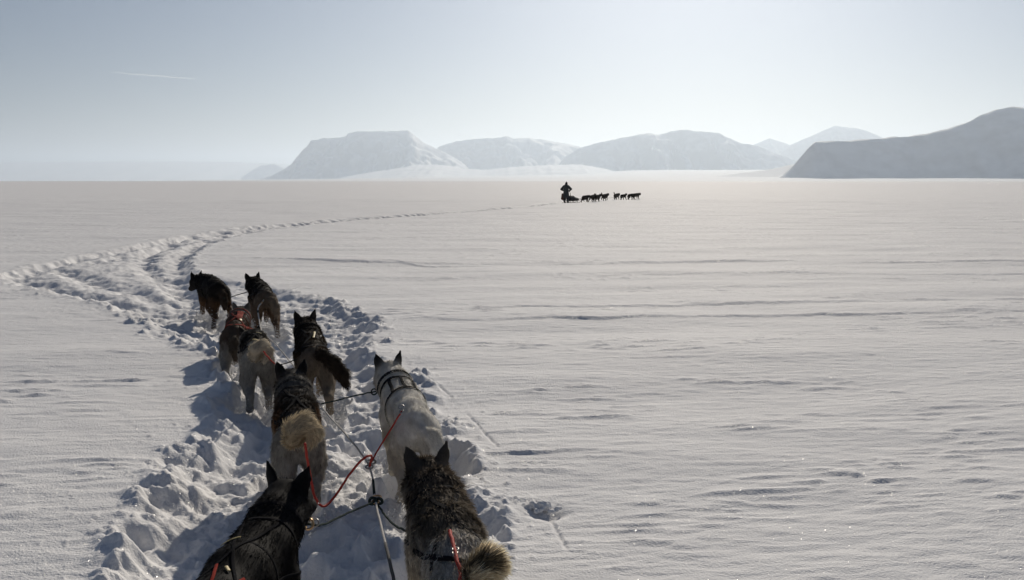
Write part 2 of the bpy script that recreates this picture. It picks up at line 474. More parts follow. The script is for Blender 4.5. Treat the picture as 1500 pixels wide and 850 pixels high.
massif([(800, 263), (825, 232), (848, 216.5), (880, 208), (915, 201), (948, 194.5), (965, 197.5), (982, 192), (997, 189.5), (1020, 192), (1053, 194), (1066, 201), (1084, 208.5), (1110, 214), (1140, 226), (1180, 240), (1220, 262)], 14000,
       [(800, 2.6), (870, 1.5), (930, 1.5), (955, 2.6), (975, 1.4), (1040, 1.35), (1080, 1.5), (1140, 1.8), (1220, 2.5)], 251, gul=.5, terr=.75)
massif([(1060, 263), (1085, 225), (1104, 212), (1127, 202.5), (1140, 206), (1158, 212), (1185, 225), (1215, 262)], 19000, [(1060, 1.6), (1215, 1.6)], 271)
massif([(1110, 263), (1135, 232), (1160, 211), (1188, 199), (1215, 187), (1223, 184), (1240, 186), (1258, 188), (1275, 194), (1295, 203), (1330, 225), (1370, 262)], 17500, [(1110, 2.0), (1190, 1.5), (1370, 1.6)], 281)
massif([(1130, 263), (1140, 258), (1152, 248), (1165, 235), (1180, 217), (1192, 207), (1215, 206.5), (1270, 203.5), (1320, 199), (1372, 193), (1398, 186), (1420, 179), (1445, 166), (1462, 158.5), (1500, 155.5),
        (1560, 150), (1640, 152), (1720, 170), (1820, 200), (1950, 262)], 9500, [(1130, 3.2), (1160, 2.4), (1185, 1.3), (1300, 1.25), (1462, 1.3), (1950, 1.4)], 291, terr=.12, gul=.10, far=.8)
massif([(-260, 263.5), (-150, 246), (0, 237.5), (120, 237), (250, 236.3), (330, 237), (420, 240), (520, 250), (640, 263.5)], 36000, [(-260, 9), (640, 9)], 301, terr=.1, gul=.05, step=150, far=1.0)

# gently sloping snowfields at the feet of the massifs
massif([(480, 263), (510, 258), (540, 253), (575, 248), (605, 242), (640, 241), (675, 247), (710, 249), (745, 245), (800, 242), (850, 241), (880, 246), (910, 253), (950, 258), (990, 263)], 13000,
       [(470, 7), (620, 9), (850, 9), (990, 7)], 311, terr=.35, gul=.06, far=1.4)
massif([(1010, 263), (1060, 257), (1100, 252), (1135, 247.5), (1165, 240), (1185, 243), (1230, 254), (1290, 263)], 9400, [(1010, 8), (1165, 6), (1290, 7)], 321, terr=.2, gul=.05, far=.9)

def foreshore():
    nx, ny = 160, 60
    xs = np.linspace(-4500, 15000, nx); ys = np.linspace(5200, 16500, ny)
    X, Y = np.meshgrid(xs, ys, indexing='ij')
    y0 = 6300 - 1500 * sstep(1500, 6500, X) + 900 * fbm2(X / 2600, X * 0, 3, 401) + 3500 * sstep(-1400, -4200, X)
    z = np.clip((Y - y0) * (.0105 + .0095 * sstep(800, 2600, X)), -3, 200) * (1 - .55 * sstep(800, -3500, X))
    z += 5 * fbm2(X / 700, Y / 700, 3, 405) * np.clip(z / 20, 0, 1)
    V = np.stack([X.ravel(), Y.ravel(), z.ravel()], 1)
    i = np.arange(nx - 1)[:, None]; j = np.arange(ny - 1)[None, :]
    F = np.stack([i * ny + j, (i + 1) * ny + j, (i + 1) * ny + j + 1, i * ny + j + 1], -1).reshape(-1, 4)
    tag(link('foreshore', make_mesh('foreshore', V, F), M_MOUNT), kind='structure')
foreshore()

# ------------------------------------------------------------------ haze: even air in one closed box
def haze():
    x0, x1, y0, y1, z0, z1 = -61000, 61000, -61000, 61000, -420, 1750
    V = [(x, y, z) for x in (x0, x1) for y in (y0, y1) for z in (z0, z1)]
    F = [(0, 1, 3, 2), (4, 6, 7, 5), (0, 4, 5, 1), (2, 3, 7, 6), (0, 2, 6, 4), (1, 5, 7, 3)]
    m = bpy.data.materials.new('haze_air'); m.use_nodes = True
    n = m.node_tree.nodes; n.remove(n['Principled BSDF'])
    v = n.new('ShaderNodeVolumePrincipled'); v.inputs['Color'].default_value = (.77, .88, 1, 1)
    v.inputs['Density'].default_value = 4.6e-5; v.inputs['Anisotropy'].default_value = .50
    m.node_tree.links.new(v.outputs[0], n['Material Output'].inputs['Volume'])
    tag(link('haze', make_mesh('haze', V, F, False), m), kind='stuff')
haze()

# thin vapour trail high up, far beyond the haze
def contrail():
    a = PD(163, 106, 40000); b = PD(288, 116, 40000)
    a = Vector(a); b = Vector(b)
    n = 60; V = []; F = []
    for i in range(n + 1):
        t = i / n; c = a.lerp(b, t) + Vector((0, 0, 25 * mnoise.noise((t * 6, 0, 0))))
        r = 38 * (math.sin(math.pi * min(1, t * .96 + .02)) ** .6) * (1 + .35 * mnoise.noise((t * 14, 3, 0))) + 1
        for k in range(8):
            an = k * math.pi / 4; V.append((c.x, c.y + r * math.cos(an), c.z + r * math.sin(an)))
    for i in range(n):
        for k in range(8):
            F.append((i * 8 + k, i * 8 + (k + 1) % 8, (i + 1) * 8 + (k + 1) % 8, (i + 1) * 8 + k))
    m = bpy.data.materials.new('vapour'); m.use_nodes = True
    nn = m.node_tree.nodes; l = m.node_tree.links
    nn.remove(nn['Principled BSDF'])
    tr = nn.new('ShaderNodeBsdfTransparent'); df = nn.new('ShaderNodeBsdfTranslucent'); df.inputs[0].default_value = (.95, .95, .95, 1)
    ms = nn.new('ShaderNodeMixShader'); ms.inputs[0].default_value = .11
    l.new(tr.outputs[0], ms.inputs[1]); l.new(df.outputs[0], ms.inputs[2]); l.new(ms.outputs[0], nn['Material Output'].inputs['Surface'])
    tag(link('contrail', make_mesh('contrail', V, F), m), 'faint thin white vapour trail high in the pale sky', 'contrail')
contrail()

# ------------------------------------------------------------------ continuous bodies: blended distance field -> surface
def surface_nets(F, org, h):
    nx, ny, nz = F.shape
    ins = F < 0
    cs = [(dx, dy, dz) for dx in (0, 1) for dy in (0, 1) for dz in (0, 1)]
    cnt = np.zeros((nx - 1, ny - 1, nz - 1), np.int8)
    for dx, dy, dz in cs: cnt += ins[dx:nx - 1 + dx, dy:ny - 1 + dy, dz:nz - 1 + dz]
    act = np.argwhere((cnt > 0) & (cnt < 8))
    idx = np.full((nx - 1, ny - 1, nz - 1), -1, np.int32); idx[act[:, 0], act[:, 1], act[:, 2]] = np.arange(len(act))
    pos = np.zeros((len(act), 3)); num = np.zeros(len(act))
    for a in cs:
        for ax in range(3):
            if a[ax]: continue
            b = list(a); b[ax] = 1
            fa = F[act[:, 0] + a[0], act[:, 1] + a[1], act[:, 2] + a[2]]; fb = F[act[:, 0] + b[0], act[:, 1] + b[1], act[:, 2] + b[2]]
            m = (fa < 0) != (fb < 0)
            t = fa[m] / (fa[m] - fb[m])
            p = np.tile(np.array(a, float), (m.sum(), 1)); p[:, ax] += t
            pos[m] += p; num[m] += 1
    V = org + (act + pos / num[:, None]) * h
    faces = []
    for ax in range(3):
        sl0 = [slice(None)] * 3; sl1 = [slice(None)] * 3
        sl0[ax] = slice(0, -1); sl1[ax] = slice(1, None)
        ch = ins[tuple(sl0)] != ins[tuple(sl1)]
        e = np.argwhere(ch)
        o1, o2 = [(1, 2), (2, 0), (0, 1)][ax]
        ok = (e[:, o1] > 0) & (e[:, o2] > 0) & (e[:, o1] < F.shape[o1] - 1) & (e[:, o2] < F.shape[o2] - 1)
        e = e[ok]
        def cell(d1, d2):
            q = e.copy(); q[:, o1] -= d1; q[:, o2] -= d2
            return idx[q[:, 0], q[:, 1], q[:, 2]]
        f = np.stack([cell(1, 1), cell(0, 1), cell(0, 0), cell(1, 0)], 1)
        flip = ~ins[e[:, 0], e[:, 1], e[:, 2]]
        f[flip] = f[flip][:, ::-1]
        faces.append(f)
    return V, np.concatenate(faces)

class Prim:
    """tapered capsule a->b, radii ra->rb, optional squash along an axis"""
    def __init__(s, a, b, ra, rb, reg, L=.03, flow=None, k=.03, sq=None):
        s.a = np.array(a, float); s.b = np.array(b, float); s.ra = ra; s.rb = rb; s.reg = reg; s.L = L; s.k = k
        f = np.array(flow, float) if flow is not None else s.b - s.a
        s.flow = f / (np.linalg.norm(f) + 1e-9)
        s.sq = sq                                      # (unit axis, factor): thinner along axis
    def d(s, p):
        q = p - s.a; ab = s.b - s.a
        if s.sq is not None:
            ax, fac = s.sq
            q = q + np.outer(q @ ax, ax) * (fac - 1); ab = ab + ax * (ab @ ax) * (fac - 1)
        l2 = ab @ ab + 1e-12
        t = np.clip((q @ ab) / l2, 0, 1)
        r = s.ra + (s.rb - s.ra) * t
        e = q - t[:, None] * ab
        return np.sqrt((e * e).sum(1)) - r
def smin(a, b, k):
    h = np.clip(.5 + .5 * (b - a) / k, 0, 1)
    return b + (a - b) * h - k * h * (1 - h)
def field(prims, p):
    d = None
    for q in prims:
        e = q.d(p)
        d = e if d is None else smin(d, e, q.k)
    return d
def solid(prims, h, pad=.05):
    lo = np.min([np.minimum(q.a, q.b) - max(q.ra, q.rb) for q in prims], 0) - pad
    hi = np.max([np.maximum(q.a, q.b) + max(q.ra, q.rb) for q in prims], 0) + pad
    n = np.ceil((hi - lo) / h).astype(int) + 1
    g = np.stack(np.meshgrid(*[lo[i] + np.arange(n[i]) * h for i in range(3)], indexing='ij'), -1).reshape(-1, 3)
    F = np.full(len(g), 10.)
    for q in prims:                                     # only near each primitive
        l = np.minimum(q.a, q.b) - max(q.ra, q.rb) - .08; u = np.maximum(q.a, q.b) + max(q.ra, q.rb) + .08
        i0 = np.clip(np.floor((l - lo) / h).astype(int), 0, n - 1); i1 = np.clip(np.ceil((u - lo) / h).astype(int) + 1, 1, n)
        sl = np.s_[i0[0]:i1[0], i0[1]:i1[1], i0[2]:i1[2]]
        gv = g.reshape(*n, 3)[sl].reshape(-1, 3); Fv = F.reshape(*n)
        e = q.d(gv).reshape(i1 - i0)
        Fv[sl] = smin(Fv[sl], e, q.k)
    return surface_nets(F.reshape(*n), lo, h)
def vert_normals(V, F):
    fn = np.cross(V[F[:, 2]] - V[F[:, 0]], V[F[:, 3]] - V[F[:, 1]])
    N = np.zeros_like(V)
    for k in range(F.shape[1]): np.add.at(N, F[:, k], fn)
    return N / (np.linalg.norm(N, axis=1)[:, None] + 1e-12)

TORSO, NECK, HEAD, EAR, FORE, HIND, TAIL, NOSE = range(8)
def rotm(yaw, pitch, roll=0.):
    return np.array(Matrix.Rotation(yaw, 3, 'Z') @ Matrix.Rotation(pitch, 3, 'X') @ Matrix.Rotation(roll, 3, 'Y'))

def dog_prims(p):
    """local frame: +Y forward, +Z up, origin on the ground under the trunk"""
    w = p.get('wide', 1.0); q = []
    back = (0, -1, -.25)
    T = lambda a, b, ra, rb, L, fl=back, reg=TORSO: q.append(Prim(a, b, ra * w, rb * w, reg, L, fl, .05, (np.array([0, 0, 1.]), .92)))
    bx = p.get('bend', 0.)                             # the trunk curves sideways
    X = lambda y: bx * (y + .1) ** 2
    T((X(-.40), -.40, .54), (X(-.2), -.20, .55), .108, .108, .030)
    T((X(-.2), -.20, .55), (X(.05), .05, .545), .108, .126, .035)
    T((X(.05), .05, .545), (X(.28), .28, .55), .126, .130, .04)
    T((X(.02), .02, .47), (X(.25), .25, .45), .108, .112, .03)
    # head
    hy, hp = p.get('yaw', 0.), p.get('pitch', -.15)
    hb = np.array(p.get('head', (0, .60, .665)), float)  # back of the skull
    M = rotm(hy, hp, p.get('roll', 0.))
    W = lambda v: hb + M @ np.array(v, float)
    sh = np.array([X(.30), .30, .56])
    mid = (sh * .45 + hb * .55) + np.array([0, 0, .005])
    nd = (0, -1, -.15)
    q.append(Prim(sh, mid, .126, .112, NECK, .05, nd, .05))
    q.append(Prim(mid, hb, .112, .098, NECK, .045, nd, .05))
    q.append(Prim(sh - np.array([0, -.03, .07]), mid - np.array([0, .0, .04]), .108, .098, NECK, .045, nd, .05))
    hf = tuple(M @ np.array([0, -1, .05]))
    q.append(Prim(W((0, 0, .0)), W((0, .065, .005)), .098, .086, HEAD, .022, hf, .03))
    for s in (-1, 1):
        q.append(Prim(W((.066 * s, .035, -.03)), W((.074 * s, .0, -.05)), .05, .055, HEAD, .035, tuple(M @ np.array([.6 * s, -1, -.2])), .03))
    q.append(Prim(W((0, .10, -.02)), W((0, .20, -.04)), .052, .036, HEAD, .01, hf, .03))
    q.append(Prim(W((0, .10, -.055)), W((0, .18, -.065)), .036, .024, HEAD, .01, hf, .02))
    q.append(Prim(W((0, .222, -.026)), W((0, .226, -.026)), .017, .015, NOSE, .0, hf, .01))
    for s in (-1, 1):
        q.append(Prim(W((.035 * s, .118, .018)), W((.035 * s, .12, .018)), .012, .012, NOSE, .0, hf, .008))
    # ears: flat upright triangles, opened a little outwards
    ef = p.get('ear_back', 0.)
    for s in (-1, 1):
        ax = M @ np.array([-.30 * s, 1, .12]); ax = ax / np.linalg.norm(ax)
        spread = p.get('ear_spread', .0)
        base = W((.066 * s, .0, .055)); tip = W(((.104 + spread) * s, -.015 - ef * .6, .176 - ef * .35))
        q.append(Prim(base, base + (tip - base) * .5, .046, .033, EAR, .010, tip - base, .022, (ax, 2.6)))
        q.append(Prim(base + (tip - base) * .45, tip, .034, .007, EAR, .007, tip - base, .012, (ax, 2.0)))
    # legs
    ph = p.get('gait', 0.); st = p.get('stride', .16)
    hl = {}
    for s in (-1, 1):
        a = ph + (0 if s < 0 else math.pi)
        fy = st * math.sin(a); fz = max(0, .10 * math.cos(a))
        S_ = np.array([.082 * s + X(.27), .27, .45]); Pw = np.array([.085 * s, .30 + fy, .035 + fz])
        el = S_ + .42 * (Pw - S_) + np.array([.012 * s, -.06, 0]); wr = S_ + .82 * (Pw - S_) + np.array([0, .025, 0])
        q.append(Prim(S_, el, .085, .058, FORE, .025, (0, -.4, -1), .04)); q.append(Prim(el, wr, .052, .034, FORE, .016, (0, -.2, -1), .02))
        q.append(Prim(wr, Pw, .033, .032, FORE, .010, (0, 0, -1), .02)); q.append(Prim(Pw + [0, .0, -.006], Pw + [0, .045, -.012], .034, .026, FORE, .008, (0, 1, -.5), .02))
        a = ph + (math.pi if s < 0 else 0)
        if p.get('gallop'): a = ph + .5 * s
        hy_ = st * 1.25 * math.sin(a); hz = max(0, .13 * math.cos(a))
        splay = p.get('splay', .02)
        S_ = np.array([.060 * s + X(-.36), -.36, .51]); Pw = np.array([(.075 + splay) * s + X(-.4), -.46 + hy_, .035 + hz])
        kn = S_ + .44 * (Pw - S_) + np.array([.025 * s, .10, 0]); hk = S_ + .70 * (Pw - S_) + np.array([.005 * s, -.085, .0])
        q.append(Prim(S_, kn, .092, .068, HIND, .035, (0, -.5, -1), .045)); q.append(Prim(S_ + [.01 * s, -.06, -.03], (kn + hk) / 2, .076, .047, HIND, .035, (0, -.4, -1), .04))
        q.append(Prim(kn, hk, .070, .038, HIND, .022, (0, -.3, -1), .03)); q.append(Prim(hk, Pw, .036, .032, HIND, .014, (0, 0, -1), .02))
        q.append(Prim(Pw + [0, .0, -.006], Pw + [0, .045, -.012], .035, .027, HIND, .008, (0, 1, -.5), .02))
    tl = p.get('tail')
    if tl:
        pts = [np.array(v, float) + np.array([X(-.5), 0, 0]) for v in tl['pts']]; rad = tl['rad']
        for i in range(len(pts) - 1):
            q.append(Prim(pts[i], pts[i + 1], rad[i], rad[i + 1], TAIL, tl.get('L', .06), None, .03))
    return q, M, hb

TAILS = {
    # curled up and over, end falling to one side: seen from behind a thick ball
    'curl_right': dict(pts=[(0, -.49, .60), (0, -.57, .68), (.03, -.56, .76), (.08, -.47, .77), (.13, -.42, .70), (.15, -.43, .62)], rad=[.035, .045, .055, .055, .05, .03], L=.065),
    'curl_ball': dict(pts=[(0, -.49, .57), (-.03, -.57, .60), (-.02, -.61, .67), (.04, -.60, .70), (.09, -.58, .64), (.06, -.58, .57)], rad=[.03, .042, .050, .050, .043, .026], L=.042),
    'side_right': dict(pts=[(0, -.45, .62), (.02, -.50, .68), (.06, -.50, .71), (.09, -.46, .68), (.10, -.43, .62)], rad=[.03, .037, .043, .040, .024], L=.042),
    'out_right': dict(pts=[(0, -.48, .59), (.05, -.56, .61), (.13, -.63, .55), (.20, -.68, .45), (.23, -.70, .36)], rad=[.035, .046, .055, .055, .028], L=.05),
    'down_right': dict(pts=[(0, -.49, .55), (.06, -.57, .52), (.10, -.60, .43), (.11, -.60, .33)], rad=[.035, .045, .05, .028], L=.045),
    'down': dict(pts=[(0, -.49, .55), (0, -.57, .50), (.01, -.60, .40), (.02, -.60, .29)], rad=[.035, .045, .048, .025], L=.045),
    'up': dict(pts=[(0, -.49, .60), (0, -.58, .68), (0, -.64, .77), (0, -.65, .85)], rad=[.03, .04, .04, .02], L=.045),
}

def build_body(name, p, parent, color_fn, h, strands, seed):
    q, M, hb = dog_prims(p)
    V, F = solid(q, h)
    N = vert_normals(V, F)
    def weights(pts):
        D = np.stack([np.maximum(pr.d(pts), -.02) for pr in q], 1)
        Wt = np.exp(-(D - D.min(1, keepdims=True)) / .014)
        return Wt / Wt.sum(1, keepdims=True)
    regM = np.zeros((len(q), 8))
    for i, pr in enumerate(q): regM[i, pr.reg] = 1
    FL = np.array([pr.flow for pr in q]); LL = np.array([pr.L for pr in q])
    Wv = weights(V)
    hloc = lambda pts: (pts - hb) @ M
    cv = color_fn(V, N, Wv @ regM, hloc(V), seed)
    bvh = BVHTree.FromPolygons([tuple(v) for v in V], [tuple(int(i) for i in f) for f in F])
    # fur strands grown from the surface, part of the same mesh
    rs = np.random.default_rng(seed)
    A_ = .5 * np.linalg.norm(np.cross(V[F[:, 2]] - V[F[:, 0]], V[F[:, 3]] - V[F[:, 1]]), axis=1)
    lenw = (Wv @ LL)[F].mean(1)
    pr_ = A_ * (1 / (.012 + lenw)); pr_ /= pr_.sum()
    fi = rs.choice(len(F), strands, p=pr_)
    u = rs.random((strands, 1)); v = rs.random((strands, 1))
    c = [V[F[fi, k]] for k in range(4)]; cn = [N[F[fi, k]] for k in range(4)]
    lerp4 = lambda a: (a[0] * (1 - u) + a[1] * u) * (1 - v) + (a[3] * (1 - u) + a[2] * u) * v
    root = lerp4(c); rn = lerp4(cn); rn /= np.linalg.norm(rn, axis=1)[:, None] + 1e-9
    Ws = weights(root); reg = Ws @ regM
    L = (Ws @ LL) * rs.uniform(.65, 1.25, strands) * p.get('furlen', 1.)
    fl = Ws @ FL; fl -= rn * (fl * rn).sum(1)[:, None]; fl /= np.linalg.norm(fl, axis=1)[:, None] + 1e-6
    clump = np.stack([n3(root / .035, seed + 1), n3(root / .035 + 9.3, seed + 2), n3(root / .035 - 5.1, seed + 3)], 1)
    lift = .42 + .30 * n3(root / .06, seed + 5) + .25 * reg[:, TAIL]
    d0 = fl + rn * lift[:, None] + .42 * clump + .22 * rs.normal(size=(strands, 3))
    d0 /= np.linalg.norm(d0, axis=1)[:, None]
    d1 = d0 + .55 * fl - rn * .12 + np.array([0, 0, -.12]); d1 /= np.linalg.norm(d1, axis=1)[:, None]
    wd = p.get('hairw', .0032) * rs.uniform(.7, 1.3, strands) * np.clip(L / .03, .5, 1.1)
    side = np.cross(d0, rn); side /= np.linalg.norm(side, axis=1)[:, None] + 1e-9
    ra = rs.normal(size=(strands, 1)) * .5; side = side + ra * rn; side /= np.linalg.norm(side, axis=1)[:, None]
    hw = side * wd[:, None] * .5
    base = root - rn * .003
    m_ = base + d0 * (L * .55)[:, None]; tip = m_ + d1 * (L * .5)[:, None]
    SV = np.stack([base - hw, base + hw, m_ + hw * .8, m_ - hw * .8, tip + hw * .12, tip - hw * .12], 1).reshape(-1, 3)
    o6 = len(V) + np.arange(strands)[:, None] * 6
    SF = np.concatenate([o6 + np.array([0, 1, 2, 3]), o6 + np.array([3, 2, 4, 5])])
    sc_ = color_fn(root + fl * L[:, None] * -.3, rn, reg, hloc(root), seed)
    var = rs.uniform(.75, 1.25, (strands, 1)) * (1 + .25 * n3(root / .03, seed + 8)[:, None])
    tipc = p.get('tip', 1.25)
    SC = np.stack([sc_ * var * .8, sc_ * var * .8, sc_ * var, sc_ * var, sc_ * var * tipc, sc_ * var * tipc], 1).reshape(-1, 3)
    SN = rn + .35 * clump + .3 * rs.normal(size=rn.shape) + .25 * d0; SN /= np.linalg.norm(SN, axis=1)[:, None]
    SN = np.repeat(SN, 6, 0)
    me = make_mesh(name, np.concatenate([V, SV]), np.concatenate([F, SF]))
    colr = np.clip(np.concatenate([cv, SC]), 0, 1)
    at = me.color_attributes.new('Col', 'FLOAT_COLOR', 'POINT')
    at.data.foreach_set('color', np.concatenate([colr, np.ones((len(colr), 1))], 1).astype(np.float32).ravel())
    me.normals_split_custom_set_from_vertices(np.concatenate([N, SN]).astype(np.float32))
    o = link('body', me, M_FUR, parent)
    return o, bvh, q, M, hb

# coats -------------------------------------------------------------------------------------------
def mixc(a, b, t):
    t = np.asarray(t)[:, None]; return np.asarray(a) * (1 - t) + np.asarray(b) * t
def arr(c, n): return np.tile(np.array(c, float), (n, 1))
def coat(back, flank, rump, legs, head, ear, tail, neck=None, split=.54, rump_y=-.22, face=None, tan=None, tail_tip=None):
    def f(V, N, reg, hl, seed):
        n = len(V)
        j = .05 * n3(V / .07, seed + 21) + .03 * n3(V / .025, seed + 22)
        top = sstep(split - .05, split + .05, V[:, 2] + j - .35 * np.abs(V[:, 0]))
        c = mixc(arr(flank, n), arr(back, n), top)
        rr = sstep(rump_y + .07, rump_y - .07, V[:, 1] + j)
        c = mixc(c, arr(rump, n), rr)
        if tan is not None:
            c = mixc(c, arr(tan, n), .7 * sstep(.09, .15, np.abs(V[:, 0]) + j) * sstep(.35, .5, V[:, 2]) * (1 - rr))
        c = mixc(c, arr(neck if neck is not None else back, n), reg[:, NECK] * sstep(-.2, .1, N[:, 2] + j * 3 + .15))
        lg = mixc(arr(rump, n), arr(legs, n), sstep(.5, .34, V[:, 2] + j))
        c = mixc(c, lg, reg[:, HIND]); c = mixc(c, mixc(arr(flank, n), arr(legs, n), sstep(.45, .3, V[:, 2] + j)), reg[:, FORE])
        hc = arr(head, n)
        if face is not None: hc = mixc(hc, arr(face, n), sstep(.0, -.05, hl[:, 2] + j * .3))
        c = mixc(c, hc, reg[:, HEAD]); c = mixc(c, arr(ear, n), reg[:, EAR])
        tc = arr(tail, n)
        if tail_tip is not None: tc = mixc(tc, arr(tail_tip, n), sstep(.0, .6, n3(V / .06, seed + 31) + .25))
        c = mixc(c, tc, reg[:, TAIL]); c = mixc(c, arr((.01, .01, .01), n), reg[:, NOSE])
        return c * (1 + .22 * n3(V / .05, seed + 25) + .12 * n3(V / .015, seed + 26))[:, None]
    return f
BLK = (.010, .009, .009); DBR = (.030, .022, .016); GREY = (.11, .10, .085); CREAM = (.46, .40, .31); WHITE = (.74, .71, .65); TAN = (.22, .13, .065); LG = (.36, .33, .29)
COATS = {  # one per dog
    'A': coat(BLK, BLK, BLK, DBR, BLK, BLK, BLK, tan=None),
    'B': coat((.15, .125, .095), (.44, .40, .34), (.56, .52, .46), CREAM, (.075, .06, .046), (.065, .056, .048), (.62, .52, .36), neck=(.14, .112, .084), split=.52, rump_y=-.10, face=LG, tail_tip=(.10, .08, .05)),
    'C': coat((.028, .022, .018), (.13, .08, .045), (.34, .31, .27), LG, (.025, .021, .019), BLK, (.58, .48, .33), neck=(.20, .19, .175), split=.50, rump_y=-.30, face=LG, tan=(.17, .09, .045)),
    'D': coat(WHITE, WHITE, WHITE, (.55, .5, .42), (.50, .47, .42), (.022, .02, .019), WHITE, face=(.42, .38, .33)),
    'E': coat((.022, .018, .015), LG, (.33, .31, .275), LG, LG, DBR, (.58, .51, .40), neck=(.27, .26, .245), split=.52, rump_y=-.18),
    'F': coat((.040, .028, .019), (.075, .055, .04), (.17, .135, .10), (.26, .21, .155), (.030, .022, .016), (.03, .024, .02), (.035, .024, .016), split=.50, rump_y=-.36, face=(.2, .16, .12)),
    'G': coat((.06, .034, .024), (.08, .05, .036), (.10, .07, .05), LG, (.20, .185, .165), (.14, .125, .11), (.1, .08, .06), neck=(.22, .2, .18)),
    'H': coat(BLK, (.018, .014, .011), (.02, .015, .012), (.11, .06, .03), BLK, BLK, (.05, .035, .025), split=.4, tan=None),
    'I': coat((.017, .014, .012), (.07, .05, .036), (.13, .10, .075), (.14, .09, .055), BLK, BLK, (.2, .16, .12), split=.48, rump_y=-.36, neck=BLK),
}

# straps laid on the body ---------------------------------------------------------------------------
def axis_at(y, p):
    bx = p.get('bend', 0.)
    return np.array([bx * (y + .1) ** 2, y, .53 if y < .3 else .53 + (y - .3) * .45])
def strap_mesh(bvh, p, path, width, thick=.004, off=.016, closed=False, sub=8, narrow=None):
    """path of (y, angle from the top, right +) on the trunk, dropped on to the coat"""
    pts = []
    for i in range(len(path) - 1):
        for k in range(sub):
            t = k / sub; pts.append((path[i][0] * (1 - t) + path[i + 1][0] * t, path[i][1] * (1 - t) + path[i + 1][1] * t))
    if not closed: pts.append(path[-1])
    C_, Nn = [], []
    for y, a in pts:
        c = axis_at(y, p); a = R(a); d = np.array([math.sin(a), 0, math.cos(a)])
        hit = bvh.ray_cast(Vector(c + d * .6), Vector(-d))
        if hit[0] is None: continue
        C_.append(np.array(hit[0])); Nn.append(d * .5 + np.array(hit[1]) * .5)
    C_ = np.array(C_); Nn = np.array(Nn)
    if len(C_) < 3: return None
    for _ in range(2):                                  # straps are taut
        if closed: C_ = .5 * C_ + .25 * (np.roll(C_, 1, 0) + np.roll(C_, -1, 0))
        else: C_[1:-1] = .5 * C_[1:-1] + .25 * (C_[:-2] + C_[2:])
    C_ = C_ + Nn / np.linalg.norm(Nn, axis=1)[:, None] * off
    return ribbon(C_, Nn, width, thick, closed)
def ribbon(C_, Nn, width, thick, closed=False):
    n = len(C_)
    T = np.roll(C_, -1, 0) - np.roll(C_, 1, 0)
    if not closed: T[0] = C_[1] - C_[0]; T[-1] = C_[-1] - C_[-2]
    T /= np.linalg.norm(T, axis=1)[:, None] + 1e-9
    Nn = Nn - T * (Nn * T).sum(1)[:, None]; Nn /= np.linalg.norm(Nn, axis=1)[:, None] + 1e-9
    B = np.cross(T, Nn)
    prof = [(-1, -.6), (-.9, .6), (-.4, 1), (.4, 1), (.9, .6), (1, -.6)]
    V = np.concatenate([C_ + B * (a * width / 2) + Nn * (b * thick / 2) for a, b in prof])
    F = []; m = len(prof)
    for i in range(n if closed else n - 1):
        j = (i + 1) % n
        for k in range(m):
            k2 = (k + 1) % m
            F.append((k * n + i, k2 * n + i, k2 * n + j, k * n + j))
    return V, np.array(F)
def merge(parts):
    V, F, o = [], [], 0
    for v, f in parts:
        V.append(v); F.append(np.asarray(f) + o); o += len(v)
    return np.concatenate(V), np.concatenate(F)
def neck_loop(bvh, hb, sh, t, width, thick=.006, off=.014):
    c = sh * (1 - t) + hb * t; ax = hb - sh; ax = ax / np.linalg.norm(ax)
    u = np.cross(ax, [0, 0, 1]); u /= np.linalg.norm(u); w = np.cross(u, ax)
    C_, Nn = [], []
    for k in range(40):
        a = k * 2 * math.pi / 40; d = u * math.cos(a) + w * math.sin(a)
        h = bvh.ray_cast(Vector(c + d * .5), Vector(-d))
        pt = np.array(h[0]) if h[0] is not None else c + d * .1
        C_.append(pt + d * off); Nn.append(d)
    C_ = np.array(C_)
    for _ in range(4): C_ = .5 * C_ + .25 * (np.roll(C_, 1, 0) + np.roll(C_, -1, 0))
    return ribbon(C_, np.array(Nn), width, thick, True)
def tube(pts, r, seg=8, rad=None, ends=True):
    pts = [Vector(p) for p in pts]; n = len(pts); V = []; F = []
    up = Vector((0, 0, 1))
    for i, c in enumerate(pts):
        t = (pts[min(i + 1, n - 1)] - pts[max(i - 1, 0)]).normalized()
        a = t.cross(up if abs(t.z) < .95 else Vector((1, 0, 0))).normalized(); b = a.cross(t)
        rr = rad[i] if rad else r
        for k in range(seg):
            an = 2 * math.pi * k / seg; V.append(tuple(c + a * (rr * math.cos(an)) + b * (rr * math.sin(an))))
    for i in range(n - 1):
        for k in range(seg):
            F.append((i * seg + k, i * seg + (k + 1) % seg, (i + 1) * seg + (k + 1) % seg, (i + 1) * seg + k))
    if ends:
        V.append(tuple(pts[0])); V.append(tuple(pts[-1]))
        for k in range(seg):
            F.append((len(V) - 2, len(V) - 2, (k + 1) % seg, k)[0:1] + (((k + 1) % seg), k, k)); F.append((len(V) - 1, (n - 1) * seg + k, (n - 1) * seg + (k + 1) % seg, (n - 1) * seg + (k + 1) % seg))
    F = [f for f in F]
    return np.array(V), np.array(F)
def smooth_path(pts, sub=10):
    pts = [Vector(p) for p in pts]; out = []
    for i in range(len(pts) - 1):
        p0 = pts[max(i - 1, 0)]; p1 = pts[i]; p2 = pts[i + 1]; p3 = pts[min(i + 2, len(pts) - 1)]
        for k in range(sub):
            t = k / sub
            out.append(.5 * ((2 * p1) + (p2 - p0) * t + (2 * p0 - 5 * p1 + 4 * p2 - p3) * t * t + (3 * p1 - p0 - 3 * p2 + p3) * t ** 3))
    out.append(pts[-1]); return out
def tri_ok(me): return me
